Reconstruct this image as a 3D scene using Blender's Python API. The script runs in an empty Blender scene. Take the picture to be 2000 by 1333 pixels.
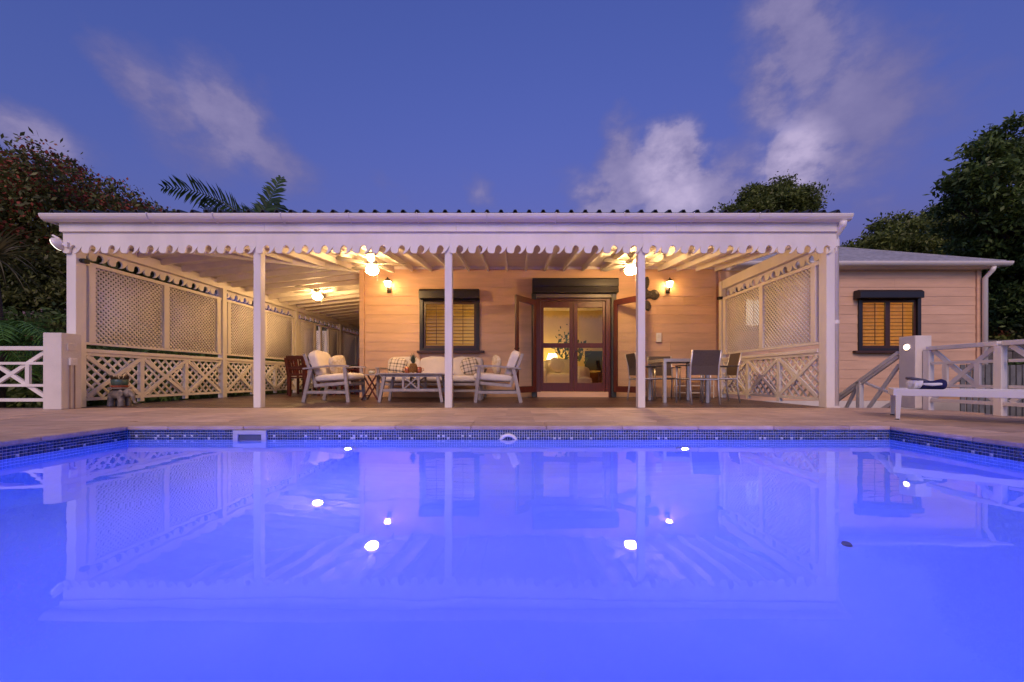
import bpy, bmesh, math, random
import numpy as np
from mathutils import Vector, Matrix
R = math.radians
random.seed(7); rng = np.random.default_rng(7)
scene = bpy.context.scene
C = scene.collection

# ------------------------------------------------------------------ camera
F, CX, HY, EYE = 740.0, 1010.0, 738.0, 0.43
cam_d = bpy.data.cameras.new('camera'); cam = bpy.data.objects.new('camera', cam_d); C.objects.link(cam)
cam.location = (0, 0, EYE); cam.rotation_euler = (R(90), 0, 0)
cam_d.sensor_fit = 'HORIZONTAL'; cam_d.sensor_width = 36.0; cam_d.lens = F / 2000 * 36
cam_d.shift_x = (1000 - CX) / 2000; cam_d.shift_y = (HY - 666.5) / 2000
cam_d.clip_start = 0.02; cam_d.clip_end = 2000
scene.camera = cam
def P(px, py, Y): return Vector(((px - CX) / F * Y, Y, EYE + (HY - py) / F * Y))
def PX(px, Y): return (px - CX) / F * Y

# ------------------------------------------------------------------ render / exposure
scene.view_settings.view_transform = 'Standard'; scene.view_settings.look = 'None'
EXPO = 5.5; KX = 2.0 ** -EXPO       # long dusk exposure; lamp strengths below are given as they show and scaled by KX
scene.view_settings.exposure = EXPO; scene.view_settings.gamma = 1.0
scene.view_settings.use_curve_mapping = False
cy = scene.cycles
cy.use_denoising = True; cy.denoiser = 'OPENIMAGEDENOISE'
cy.max_bounces = 12; cy.diffuse_bounces = 6; cy.glossy_bounces = 5; cy.transmission_bounces = 8
cy.sample_clamp_indirect = 6.0 * KX; cy.use_adaptive_sampling = False; cy.light_sampling_threshold = 0.0
cy.caustics_refractive = True; cy.caustics_reflective = False; cy.blur_glossy = 0.5

# ------------------------------------------------------------------ sky (dusk, the sun just set behind the camera)
SUN_EL, SUN_AZ = R(-2.6), R(188)      # rotation measured from +Y towards +X
SKY_STR = 0.090; SKY_TINT = (.95, 1.06, 1.22)
w = bpy.data.worlds.new('World'); scene.world = w; w.use_nodes = True
nt = w.node_tree; nt.nodes.clear()
def N(t, **kw):
    n = nt.nodes.new(t)
    for k, v in kw.items(): setattr(n, k, v)
    return n
def L(a, b): nt.links.new(a, b)
def mth(op, a, b=None, c=None, clamp=False):
    n = N('ShaderNodeMath', operation=op, use_clamp=clamp)
    for i, v in enumerate((a, b, c)):
        if v is None: continue
        if isinstance(v, (int, float)): n.inputs[i].default_value = v
        else: L(v, n.inputs[i])
    return n.outputs[0]
sky = N('ShaderNodeTexSky', sky_type='NISHITA'); sky.sun_disc = False
sky.sun_elevation = SUN_EL; sky.sun_rotation = SUN_AZ; sky.altitude = 20
sky.air_density = 1.0; sky.dust_density = 0.6; sky.ozone_density = 3.0
tint = N('ShaderNodeMix', data_type='RGBA', blend_type='MULTIPLY'); tint.inputs[0].default_value = 1.0
L(sky.outputs[0], tint.inputs[6]); tint.inputs[7].default_value = (*SKY_TINT, 1)
# clouds: placed by direction (azimuth / elevation), broken up by noise, with scattered ones all round
tc = N('ShaderNodeTexCoord'); sep = N('ShaderNodeSeparateXYZ'); L(tc.outputs['Generated'], sep.inputs[0])
az = mth('ARCTAN2', sep.outputs[0], sep.outputs[1]); el = mth('ARCSINE', sep.outputs[2])
comb = N('ShaderNodeCombineXYZ'); L(az, comb.inputs[0]); L(mth('MULTIPLY', el, 1.5), comb.inputs[1])
def noise(vec, scale, detail=6, rough=0.55, off=0.0):
    m = N('ShaderNodeMapping'); m.inputs[1].default_value = (off, off * .7, off * .3); L(vec, m.inputs[0])
    n = N('ShaderNodeTexNoise'); n.inputs['Scale'].default_value = scale; n.inputs['Detail'].default_value = detail
    n.inputs['Roughness'].default_value = rough; L(m.outputs[0], n.inputs['Vector']); return n.outputs['Fac']
nz = noise(comb.outputs[0], 7.5, 9, .60); nz2 = noise(comb.outputs[0], 3.0, 3, .5, 3.1)
CLOUDS = [  # px, py, half-width px, half-height px, tilt deg, weight, brightness
    (1560, 70, 58, 140, 28, 1.0, .36), (1500, 165, 45, 70, 10, .95, .42), (1690, 200, 125, 90, -15, 1.0, .16), (1640, 150, 60, 50, 0, .85, .22), (1650, 310, 95, 85, 0, .80, .08), (1430, 330, 70, 40, 0, .72, .25), (1760, 270, 60, 90, 0, .45, .12),
    (1205, 320, 32, 70, 0, .9, .40), (1250, 350, 45, 50, 0, .95, .45), (1308, 325, 42, 52, 0, 1.2, 1.0), (1320, 385, 42, 40, 0, 1.1, .85), (1185, 385, 62, 48, 0, .85, .55), (1340, 385, 70, 50, 0, .95, .55), (1430, 375, 70, 42, 0, .80, .42), (1475, 335, 45, 35, 0, .70, .5),
    (1548, 315, 34, 40, 0, 1.3, 1.15), (1580, 370, 60, 50, 0, .75, .5), (1700, 395, 55, 34, 0, .66, .55), (1130, 405, 50, 30, 0, .5, .4),
    (260, 165, 85, 40, -32, .95, .24), (335, 220, 80, 46, -38, .92, .20), (450, 235, 70, 60, -25, 1.0, .34), (530, 305, 80, 44, -30, .92, .18), (395, 285, 70, 55, 0, .85, .16),
    (45, 262, 95, 42, -15, .85, .45), (130, 300, 45, 25, -25, .6, .35), (940, 378, 26, 34, 0, .62, .5), (765, 368, 48, 28, -20, .45, .15), (610, 385, 60, 25, 0, .42, .12),
    (1830, 345, 60, 36, 0, .5, .2), (1900, 300, 70, 40, 0, .4, .2)]
dens = bright = None
for px, py, hw, hh, tilt, wt, br in CLOUDS:
    d = Vector((px - CX, F, HY - py)).normalized()
    a0, e0 = math.atan2(d.x, d.y), math.asin(d.z)
    k = 1 / math.hypot(px - CX, F)
    wa, we = hw * k * math.cos(a0) * 1.7 + .01, hh * k * math.cos(e0) * 1.6
    da = mth('SUBTRACT', az, a0); de = mth('SUBTRACT', el, e0); c, s = math.cos(R(tilt)), math.sin(R(tilt))
    u = mth('MULTIPLY_ADD', da, c / wa, mth('MULTIPLY', de, s / wa)); v = mth('MULTIPLY_ADD', da, -s / we, mth('MULTIPLY', de, c / we))
    r2 = mth('MULTIPLY_ADD', u, u, mth('MULTIPLY', v, v))
    g = mth('MULTIPLY', mth('EXPONENT', mth('MULTIPLY', r2, -1.0)), wt)
    gb = mth('MULTIPLY', g, br)
    dens = g if dens is None else mth('MAXIMUM', dens, g); bright = gb if bright is None else mth('MAXIMUM', bright, gb)
# scattered clouds over the rest of the sky
els = mth('MULTIPLY', mth('SUBTRACT', nz2, .56, clamp=True), 2.2)
outside = mth('GREATER_THAN', mth('ABSOLUTE', az), 1.05)
dens = mth('MAXIMUM', dens, mth('MULTIPLY', els, outside))
f = mth('MULTIPLY', mth('ADD', mth('SUBTRACT', nz, .53), mth('MULTIPLY', mth('SUBTRACT', dens, .30), .62)), mth('MULTIPLY_ADD', bright, 4.0, 1.9), clamp=True)
f = mth('SMOOTH_MIN', f, 0.95, 0.3); f = mth('MAXIMUM', f, 0.0)
fac = mth('MULTIPLY', f, mth('MULTIPLY', mth('ADD', dens, .25, clamp=True), .9))
cr = N('ShaderNodeMix', data_type='RGBA'); cr.inputs[6].default_value = (.155, .145, .34, 1); cr.inputs[7].default_value = (.60, .50, .72, 1)
L(mth('MULTIPLY', mth('MULTIPLY', bright, f), mth('MULTIPLY_ADD', mth('SUBTRACT', nz, .5), 3.2, .85), clamp=True), cr.inputs[0])
bg = N('ShaderNodeBackground'); bg.inputs[1].default_value = SKY_STR; L(tint.outputs[2], bg.inputs[0])
bgc = N('ShaderNodeBackground'); bgc.inputs[1].default_value = 0.95 * KX; L(cr.outputs[2], bgc.inputs[0])
mixs = N('ShaderNodeMixShader'); L(fac, mixs.inputs[0]); L(bg.outputs[0], mixs.inputs[1]); L(bgc.outputs[0], mixs.inputs[2])
out = N('ShaderNodeOutputWorld'); L(mixs.outputs[0], out.inputs[0])

# ------------------------------------------------------------------ sun: the afterglow behind the camera
sd = bpy.data.lights.new('sun', 'SUN'); sd.energy = 1.85 * KX; sd.angle = R(30); sd.color = (1.0, .66, .50)
so = bpy.data.objects.new('sun', sd); C.objects.link(so)
_el, _az = R(37), SUN_AZ
sdir = Vector((math.sin(_az) * math.cos(_el), math.cos(_az) * math.cos(_el), math.sin(_el)))
so.rotation_euler = sdir.to_track_quat('Z', 'Y').to_euler(); so.location = sdir * 30

# ================================================================== materials
def M(name, col, rough=.5, var=.12, scale=6.0, bump=0.0, bscale=None, stretch=(1, 1, 1), metal=0.0, spec=.5, island=0.0, coat=0.0, col2=None, trans=0.0, objvar=0.0):
    m = bpy.data.materials.new(name); m.use_nodes = True; t = m.node_tree; b = t.nodes['Principled BSDF']
    b.inputs['Roughness'].default_value = rough; b.inputs['Metallic'].default_value = metal
    b.inputs['Specular IOR Level'].default_value = spec; b.inputs['Coat Weight'].default_value = coat
    tcn = t.nodes.new('ShaderNodeTexCoord'); mp = t.nodes.new('ShaderNodeMapping'); mp.inputs[3].default_value = stretch
    t.links.new(tcn.outputs['Object'], mp.inputs[0])
    oi = t.nodes.new('ShaderNodeObjectInfo'); t.links.new(oi.outputs['Random'], mp.inputs[1])
    n = t.nodes.new('ShaderNodeTexNoise'); n.inputs['Scale'].default_value = scale; n.inputs['Detail'].default_value = 6
    n.inputs['Roughness'].default_value = .6; t.links.new(mp.outputs[0], n.inputs['Vector'])
    c2 = col2 or tuple(c * (1 - 2.2 * var) for c in col)
    mx = t.nodes.new('ShaderNodeMix'); mx.data_type = 'RGBA'
    mx.inputs[6].default_value = (*c2, 1); mx.inputs[7].default_value = (*col, 1)
    mr = t.nodes.new('ShaderNodeMapRange'); mr.inputs[1].default_value = .3; mr.inputs[2].default_value = .68
    t.links.new(n.outputs['Fac'], mr.inputs[0]); t.links.new(mr.outputs[0], mx.inputs[0])
    last = mx.outputs[2]
    for amt, src in ((island, 'geo'), (objvar, 'obj')):
        if amt:
            if src == 'geo': g = t.nodes.new('ShaderNodeNewGeometry').outputs['Random Per Island']
            else: g = oi.outputs['Random']
            hs = t.nodes.new('ShaderNodeHueSaturation'); r2 = t.nodes.new('ShaderNodeMapRange')
            r2.inputs[3].default_value = 1 - amt; r2.inputs[4].default_value = 1 + amt
            t.links.new(g, r2.inputs[0]); t.links.new(r2.outputs[0], hs.inputs['Value']); t.links.new(last, hs.inputs['Color']); last = hs.outputs[0]
    t.links.new(last, b.inputs['Base Color'])
    if bump:
        bn = t.nodes.new('ShaderNodeBump'); bn.inputs['Strength'].default_value = bump; bn.inputs['Distance'].default_value = .01
        n2 = t.nodes.new('ShaderNodeTexNoise'); n2.inputs['Scale'].default_value = bscale or scale * 4; n2.inputs['Detail'].default_value = 4
        t.links.new(mp.outputs[0], n2.inputs['Vector']); t.links.new(n2.outputs['Fac'], bn.inputs['Height']); t.links.new(bn.outputs[0], b.inputs['Normal'])
    if trans:
        tr = t.nodes.new('ShaderNodeBsdfTranslucent'); t.links.new(last, tr.inputs[0])
        ms = t.nodes.new('ShaderNodeMixShader'); ms.inputs[0].default_value = trans
        t.links.new(b.outputs[0], ms.inputs[1]); t.links.new(tr.outputs[0], ms.inputs[2])
        t.links.new(ms.outputs[0], t.nodes['Material Output'].inputs[0])
    return m
def EM(name, col, strength):
    m = bpy.data.materials.new(name); m.use_nodes = True; t = m.node_tree; t.nodes.clear()
    e = t.nodes.new('ShaderNodeEmission'); e.inputs[0].default_value = (*col, 1); e.inputs[1].default_value = strength * KX
    o = t.nodes.new('ShaderNodeOutputMaterial'); t.links.new(e.outputs[0], o.inputs[0]); return m
def GLASS(name, col=(1, 1, 1), ior=1.45, rough=0.0, thin=True):
    m = bpy.data.materials.new(name); m.use_nodes = True; t = m.node_tree; t.nodes.clear()
    o = t.nodes.new('ShaderNodeOutputMaterial')
    if thin:   # window pane: see-through with a Fresnel reflection
        lw_ = t.nodes.new('ShaderNodeLayerWeight'); lw_.inputs[0].default_value = .5; pw_ = t.nodes.new('ShaderNodeMath'); pw_.operation = 'POWER'; pw_.inputs[1].default_value = 5; t.links.new(lw_.outputs['Facing'], pw_.inputs[0]); fr = t.nodes.new('ShaderNodeMath'); fr.operation = 'MULTIPLY_ADD'; fr.inputs[1].default_value = .92; fr.inputs[2].default_value = .045; t.links.new(pw_.outputs[0], fr.inputs[0])
        tr = t.nodes.new('ShaderNodeBsdfTransparent'); tr.inputs[0].default_value = (*col, 1)
        gl = t.nodes.new('ShaderNodeBsdfGlossy'); gl.inputs['Roughness'].default_value = rough
        mx = t.nodes.new('ShaderNodeMixShader'); t.links.new(fr.outputs[0], mx.inputs[0]); t.links.new(tr.outputs[0], mx.inputs[1]); t.links.new(gl.outputs[0], mx.inputs[2])
        t.links.new(mx.outputs[0], o.inputs[0])
    else:
        g = t.nodes.new('ShaderNodeBsdfGlass'); g.inputs['Color'].default_value = (*col, 1); g.inputs['IOR'].default_value = ior; g.inputs['Roughness'].default_value = rough
        t.links.new(g.outputs[0], o.inputs[0])
    return m

WHITE = M('white_paint', (.84, .78, .70), .5, .075, 2.2, .18, 40, (1, 1, .35))
WHITE2 = M('white_masonry', (.76, .69, .61), .7, .07, 2.5, .35, 60)
GUTTER = M('gutter_plastic', (.82, .77, .72), .3, .03, 2)
CEIL = M('ceiling_paint', (.80, .74, .65), .6, .06, 3, .1, 30)
SALMON = M('salmon_siding', (.75, .475, .295), .55, .085, 2.5, .15, 50, (.6, 4, 4), objvar=.05)
TRAV = M('travertine', (.60, .44, .33), .55, .16, 3.5, .25, 40, (1, 3.5, 1), col2=(.38, .25, .18), objvar=.16)
PLANK = M('dark_deck_wood', (.105, .055, .040), .32, .25, 5, .25, 60, (.6, 10, 1), objvar=.22)
SHUT = M('dark_shutter', (.022, .018, .020), .4, .1, 4)
BROWN = M('brown_louvre', (.075, .030, .020), .4, .15, 8, 0, None, (1, 1, 1))
MAROON = M('mahogany_paint', (.105, .018, .014), .42, .15, 5, .08, 50, (6, 6, .6))
MAHOG = M('mahogany_wood', (.16, .030, .018), .35, .2, 8, .1, 50)
GREYWOOD = M('grey_wood', (.40, .34, .31), .55, .14, 10, .15, 60)
CREAM = M('cream_fabric', (.72, .64, .56), .9, .06, 4, .5, 260)
ALU = M('brushed_aluminium', (.62, .58, .55), .35, .06, 10, metal=.6)
MESHB = M('brown_textilene', (.12, .085, .070), .7, .2, 30, .5, 220, (1, 1, 6))
DARKTOP = M('table_slats', (.11, .085, .07), .5, .2, 20)
ROOFM = M('roof_sheet', (.055, .055, .060), .45, .15, 2)
ROOFG = M('grey_roof_sheet', (.42, .42, .44), .5, .14, 2.0, 0, None, (1, 4, 1))
BLACK = M('black_plastic', (.012, .012, .013), .4, .05, 5)
IRON = M('black_iron', (.02, .016, .013), .45, .1, 20)
GLASSM = GLASS('window_glass', (.93, .95, .93))
JAR = GLASS('jar_glass', (.95, .97, .95))
PLASTER = M('pool_plaster', (.42, .60, .84), .6, .03, 2)
TILE = M('mosaic_glass', (.030, .065, .20), .15, .25, 12, island=.55)
TILEW = M('white_mosaic', (.55, .58, .66), .2, .05, 12)
GROUT = M('grout', (.78, .80, .84), .8, .05, 20)
STONEG = M('elephant_glaze', (.33, .28, .24), .45, .3, 18, .3, 60)
TERRA = M('terracotta', (.42, .10, .045), .6, .15, 12)
TEAL = M('teal_glaze', (.05, .15, .13), .25, .3, 12, col2=(.10, .06, .04))
NAVY = M('navy_cloth', (.012, .014, .10), .9, .15, 10, .5, 150)
WCLOTH = M('white_cloth', (.75, .74, .74), .9, .05, 10, .5, 150)
COPPER = M('copper', (.60, .20, .10), .3, .15, 10, metal=.7)
PINE = M('pineapple_skin', (.42, .20, .035), .6, .35, 60, .8, 60)
PINEL = M('pineapple_leaf', (.10, .14, .085), .5, .25, 20, island=.3)
BARK = M('bark', (.075, .050, .035), .9, .3, 12, .8, 20, (1, 1, .3))
ORN = M('ornament_mosaic', (.085, .065, .060), .45, .5, 60, 1.0, 45)
YELLOW = M('cream_wall_paint', (.64, .49, .17), .7, .04, 2)
def LEAF(name, col, col2, isl=.45): return M(name, col, .45, .2, .8, island=isl, col2=col2, trans=.25, spec=.3)
LF_FLAM = LEAF('flamboyant_leaf', (.145, .155, .042), (.07, .085, .022))
LF_RED = LEAF('flamboyant_flower', (.42, .085, .05), (.26, .06, .035))
LF_DARK = LEAF('dark_leaf', (.115, .175, .040), (.05, .09, .02))
LF_MID = LEAF('mid_leaf', (.165, .20, .045), (.08, .115, .026))
LF_PALM = LEAF('palm_leaf', (.055, .105, .024), (.03, .06, .015), .3)
LF_LIGHT = LEAF('areca_leaf', (.13, .30, .06), (.07, .17, .035), .3)
LF_DRY = LEAF('dry_leaf', (.20, .18, .08), (.13, .11, .05), .3)

# ================================================================== mesh helpers
class MB:
    def __init__(s): s.v = []; s.f = []
    def add(s, vs, fs):
        o = len(s.v); s.v += [tuple(v) for v in vs]; s.f += [tuple(i + o for i in f) for f in fs]; return s
    def box(s, x0, x1, y0, y1, z0, z1):
        return s.add([(x0, y0, z0), (x1, y0, z0), (x1, y1, z0), (x0, y1, z0), (x0, y0, z1), (x1, y0, z1), (x1, y1, z1), (x0, y1, z1)],
                     [(0, 3, 2, 1), (4, 5, 6, 7), (0, 1, 5, 4), (1, 2, 6, 5), (2, 3, 7, 6), (3, 0, 4, 7)])
    def bar(s, a, b, w, h, up=(0, 0, 1), w1=None, h1=None):
        a, b = Vector(a), Vector(b); d = (b - a).normalized(); up = Vector(up)
        if abs(d.dot(up)) > .98: up = Vector((0, 1, 0)) if abs(d.y) < .9 else Vector((1, 0, 0))
        r = d.cross(up).normalized(); u = r.cross(d).normalized(); vs = []
        for p, ww, hh in ((a, w, h), (b, w1 or w, h1 or h)):
            vs += [p - r * ww / 2 - u * hh / 2, p + r * ww / 2 - u * hh / 2, p + r * ww / 2 + u * hh / 2, p - r * ww / 2 + u * hh / 2]
        return s.add(vs, [(0, 3, 2, 1), (4, 5, 6, 7), (0, 1, 5, 4), (1, 2, 6, 5), (2, 3, 7, 6), (3, 0, 4, 7)])
    def cyl(s, a, b, r0, r1=None, n=12):
        a, b = Vector(a), Vector(b); d = (b - a).normalized(); r1 = r0 if r1 is None else r1
        x = d.orthogonal().normalized(); y = d.cross(x); vs = []
        for p, r in ((a, r0), (b, r1)):
            vs += [p + (x * math.cos(2 * math.pi * i / n) + y * math.sin(2 * math.pi * i / n)) * r for i in range(n)]
        return s.add(vs, [tuple(range(n))[::-1], tuple(range(n, 2 * n))] + [(i, (i + 1) % n, n + (i + 1) % n, n + i) for i in range(n)])
    def tube(s, pts, rs, n=8):
        pts = [Vector(p) for p in pts]; m = len(pts); rs = rs if isinstance(rs, (list, tuple)) else [rs] * m
        vs = []; ref = None
        for i, p in enumerate(pts):
            d = (pts[min(i + 1, m - 1)] - pts[max(i - 1, 0)]).normalized()
            ref = d.orthogonal() if ref is None else ref - d * ref.dot(d)
            if ref.length < 1e-6: ref = d.orthogonal()
            ref = ref.normalized(); y = d.cross(ref)
            vs += [p + (ref * math.cos(2 * math.pi * k / n) + y * math.sin(2 * math.pi * k / n)) * rs[i] for k in range(n)]
        fs = [tuple(range(n))[::-1], tuple(range((m - 1) * n, m * n))]
        for i in range(m - 1): fs += [(i * n + k, i * n + (k + 1) % n, (i + 1) * n + (k + 1) % n, (i + 1) * n + k) for k in range(n)]
        return s.add(vs, fs)
    def lathe(s, prof, c=(0, 0, 0), n=20):
        c = Vector(c); vs = []; m = len(prof)
        for r, z in prof: vs += [c + Vector((r * math.cos(2 * math.pi * k / n), r * math.sin(2 * math.pi * k / n), z)) for k in range(n)]
        fs = []
        for i in range(m - 1): fs += [(i * n + k, i * n + (k + 1) % n, (i + 1) * n + (k + 1) % n, (i + 1) * n + k) for k in range(n)]
        if prof[0][0] > 1e-5: fs.append(tuple(range(n))[::-1])
        if prof[-1][0] > 1e-5: fs.append(tuple(range((m - 1) * n, m * n)))
        return s.add(vs, fs)
    def ell(s, c, r, n=14, m=9, e=1.0, e2=1.0, rot=None):
        c = Vector(c); vs = []; sg = lambda t, p: math.copysign(abs(t) ** p, t)
        for i in range(m + 1):
            ph = -math.pi / 2 + math.pi * i / m
            for k in range(n):
                th = 2 * math.pi * k / n
                p = Vector((sg(math.cos(ph), e2) * sg(math.cos(th), e) * r[0], sg(math.cos(ph), e2) * sg(math.sin(th), e) * r[1], sg(math.sin(ph), e2) * r[2]))
                if rot: p = rot @ p
                vs.append(c + p)
        fs = []
        for i in range(m): fs += [(i * n + k, i * n + (k + 1) % n, (i + 1) * n + (k + 1) % n, (i + 1) * n + k) for k in range(n)]
        return s.add(vs, fs)
    def prism(s, poly, to3, t):   # poly: 2-D points, to3(u, v, t) -> 3-D
        n = len(poly); vs = [to3(u, v, 0) for u, v in poly] + [to3(u, v, t) for u, v in poly]
        return s.add(vs, [tuple(range(n))[::-1], tuple(range(n, 2 * n))] + [(i, (i + 1) % n, n + (i + 1) % n, n + i) for i in range(n)])
    def mesh(s, name, mat, smooth=False):
        me = bpy.data.meshes.new(name); me.from_pydata(s.v, [], s.f)
        bm = bmesh.new(); bm.from_mesh(me); bmesh.ops.recalc_face_normals(bm, faces=bm.faces); bm.to_mesh(me); bm.free()
        if smooth is True: me.polygons.foreach_set('use_smooth', [True] * len(me.polygons))
        me.materials.append(mat); return me
    def build(s, name, mat, parent=None, smooth=False, bevel=0, loc=None, kind=None):
        o = bpy.data.objects.new(name, s.mesh(name, mat, smooth)); C.objects.link(o)
        if parent: o.parent = parent
        if loc: o.location = loc
        if bevel:
            b = o.modifiers.new('bevel', 'BEVEL'); b.width = bevel; b.segments = 2; b.limit_method = 'ANGLE'
        if kind: o['kind'] = kind
        return o
def npmesh(name, V, Q, mat, parent=None, kind=None, smooth=False):
    me = bpy.data.meshes.new(name); V = np.asarray(V, np.float32); Q = np.asarray(Q, np.int32); k = Q.shape[1]
    me.vertices.add(len(V)); me.vertices.foreach_set('co', V.ravel()); me.loops.add(Q.size); me.loops.foreach_set('vertex_index', Q.ravel())
    me.polygons.add(len(Q)); me.polygons.foreach_set('loop_start', np.arange(0, Q.size, k, dtype=np.int32))
    me.update(calc_edges=True); me.materials.append(mat)
    o = bpy.data.objects.new(name, me); C.objects.link(o)
    if parent: o.parent = parent
    if kind: o['kind'] = kind
    return o
def tag(o, label=None, cat=None, group=None, kind=None):
    for k, v in (('label', label), ('category', cat), ('group', group), ('kind', kind)):
        if v: o[k] = v
    return o
def thing(name, label, cat, loc=(0, 0, 0), rz=0, group=None):
    o = bpy.data.objects.new(name, None); C.objects.link(o); o.location = loc; o.rotation_euler = (0, 0, rz); o.empty_display_size = .1
    return tag(o, label, cat, group)
def inst(name, me, parent, loc=(0, 0, 0), scale=None, rot=None):
    o = bpy.data.objects.new(name, me); C.objects.link(o); o.parent = parent; o.location = loc
    if scale: o.scale = scale
    if rot: o.rotation_euler = rot
    return o
def dup(root, label=None, loc=None, rz=None):
    r = root.copy(); C.objects.link(r)
    if label: r['label'] = label
    if loc is not None: r.location = loc
    if rz is not None: r.rotation_euler = (0, 0, rz)
    for ch in list(root.children):
        c = ch.copy(); C.objects.link(c); c.parent = r
        for g in ch.children:
            d = g.copy(); C.objects.link(d); d.parent = c
    return r

# ================================================================== ground, deck, floor
YF, YW = 5.40, 8.30            # front posts, front wall of the house
XL, XR = -6.36, 4.47           # veranda side lines
PX0, PX1, PY0, PY1 = -3.48, 3.33, 0.30, 3.385   # pool
ZW = -0.114                    # water level
g = MB()
GN = 40
gv = [(-150 + 300 * i / GN, -60 + 300 * j / GN, -.75 - .0 * i) for j in range(GN + 1) for i in range(GN + 1)]
gf = [(j * (GN + 1) + i, j * (GN + 1) + i + 1, (j + 1) * (GN + 1) + i + 1, (j + 1) * (GN + 1) + i) for j in range(GN) for i in range(GN)
      if not (abs(-150 + 300 * (i + .5) / GN) < 7.5 and -1.5 < -60 + 300 * (j + .5) / GN < 6)]
gm = M('lawn_ground', (.050, .060, .022), .95, .3, 1.5, .8, 20, col2=(.06, .045, .025))
tag(g.add(gv, gf).build('ground', gm), 'dark lawn and soil around the house', 'ground', kind='structure')
deck = MB()
DX0, DX1, DY0 = -10.5, 5.85, -4.0
for x0, x1, y0, y1 in ((DX0, PX0 - .02, DY0, YF), (PX1 + .02, DX1, DY0, YF), (PX0 - .02, PX1 + .02, DY0, PY0 - .02), (PX0 - .02, PX1 + .02, PY1 + .02, YF)):
    deck.box(x0, x1, y0, y1, -.80, -.022)
deck_o = tag(deck.build('pool_deck', TRAV), 'pale travertine pool terrace', 'terrace', kind='structure')
pv = {}
pw, pd = .61, .406
n_p = 0
row = 0; y = YF - pd / 2
while y > 1.3:
    x = DX0 + pw / 2 + (pw / 2 if row % 2 else 0)
    while x < DX1 - pw / 3:
        a0, a1, b0, b1 = x - pw / 2 + .002, min(x + pw / 2 - .002, DX1), y - pd / 2 + .002, y + pd / 2 - .002
        cut = a1 > PX0 - .31 and a0 < PX1 + .31 and b0 < PY1 + .31
        if cut:
            if b1 > PY1 + .40: b0 = PY1 + .312
            elif a0 < PX0 - .42: a1 = PX0 - .312
            elif a1 > PX1 + .42: a0 = PX1 + .312
            else: a1 = a0
        if a1 - a0 > .06 and a0 > -9.5:
            key = (round(a1 - a0, 2), round(b1 - b0, 2))
            if key not in pv: pv[key] = MB().box(-key[0] / 2, key[0] / 2, -key[1] / 2, key[1] / 2, -.02, 0).mesh('paver', TRAV)
            if n_p < 300:
                inst('paver', pv[key], deck_o, ((a0 + a1) / 2, (b0 + b1) / 2, random.uniform(-.0012, .0012))); n_p += 1
        x += pw
    y -= pd; row += 1

floor = MB().box(XL - .05, XR + .05, YF + .03, YW + .5, -.80, -.03).box(XL - .05, -3.40, YW + .5, 17.0, -.80, -.03)
floor_o = tag(floor.build('veranda_floor', PLANK), 'dark hardwood plank floor of the veranda', 'floor', kind='structure')
yy = YF + .03
plm = {}
while yy < 16.8:
    x1 = XR + .04 if yy < YW else -3.42
    L_ = x1 - (XL - .04)
    cuts = [XL - .04] + sorted(XL + L_ * ((k + random.uniform(.2, .8)) / 3) for k in range(3))[:(3 if L_ > 5 else 1)] + [x1]
    for a, b in zip(cuts[:-1], cuts[1:]):
        m_ = MB().box(0, b - a - .003, 0, .138, -.028, 0).mesh('plank', PLANK)
        inst('plank', m_, floor_o, (a, yy, random.uniform(-.001, .001)))
    yy += .143

# ================================================================== pool
pool = thing('swimming_pool', 'rectangular swimming pool lit blue from under the water', 'swimming pool', (0, 0, 0))
prof = [(0, -.036), (0, -1.0)] + [(.40 * (1 - math.cos(t)), -1.0 - .40 * math.sin(t)) for t in [math.pi / 2 * k / 8 for k in range(1, 9)]]
vs, fs = [], []
for d, z in prof: vs += [(PX0 + d, PY0 + d, z), (PX1 - d, PY0 + d, z), (PX1 - d, PY1 - d, z), (PX0 + d, PY1 - d, z)]
for i in range(len(prof) - 1): fs += [(i * 4 + k, i * 4 + (k + 1) % 4, (i + 1) * 4 + (k + 1) % 4, (i + 1) * 4 + k) for k in range(4)]
k = (len(prof) - 1) * 4; fs.append((k, k + 1, k + 2, k + 3))
basin = MB().add(vs, fs).build('basin', PLASTER, pool)
# coping stones
cop = {}
def coping(x0, x1, y0, y1):
    key = (round(x1 - x0, 3), round(y1 - y0, 3))
    if key not in cop: cop[key] = MB().box(-key[0] / 2, key[0] / 2, -key[1] / 2, key[1] / 2, -.036, .002).mesh('coping_stone', TRAV)
    o = inst('coping_stone', cop[key], pool, ((x0 + x1) / 2, (y0 + y1) / 2, random.uniform(0, .0015)))
    b = o.modifiers.new('bevel', 'BEVEL'); b.width = .008; b.segments = 2
nb = 11; sx = (PX1 - PX0 + .60) / nb
for i in range(nb):
    a = PX0 - .30 + i * sx
    coping(a + .0015, a + sx - .0015, PY1 - .018, PY1 + .30); coping(a + .0015, a + sx - .0015, PY0 - .30, PY0 + .018)
ns = 5; sy = (PY1 - PY0 - .036) / ns
for i in range(ns):
    b = PY0 + .018 + i * sy
    coping(PX0 - .30, PX0 + .018, b + .0015, b + sy - .0015); coping(PX1 - .018, PX1 + .30, b + .0015, b + sy - .0015)
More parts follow.
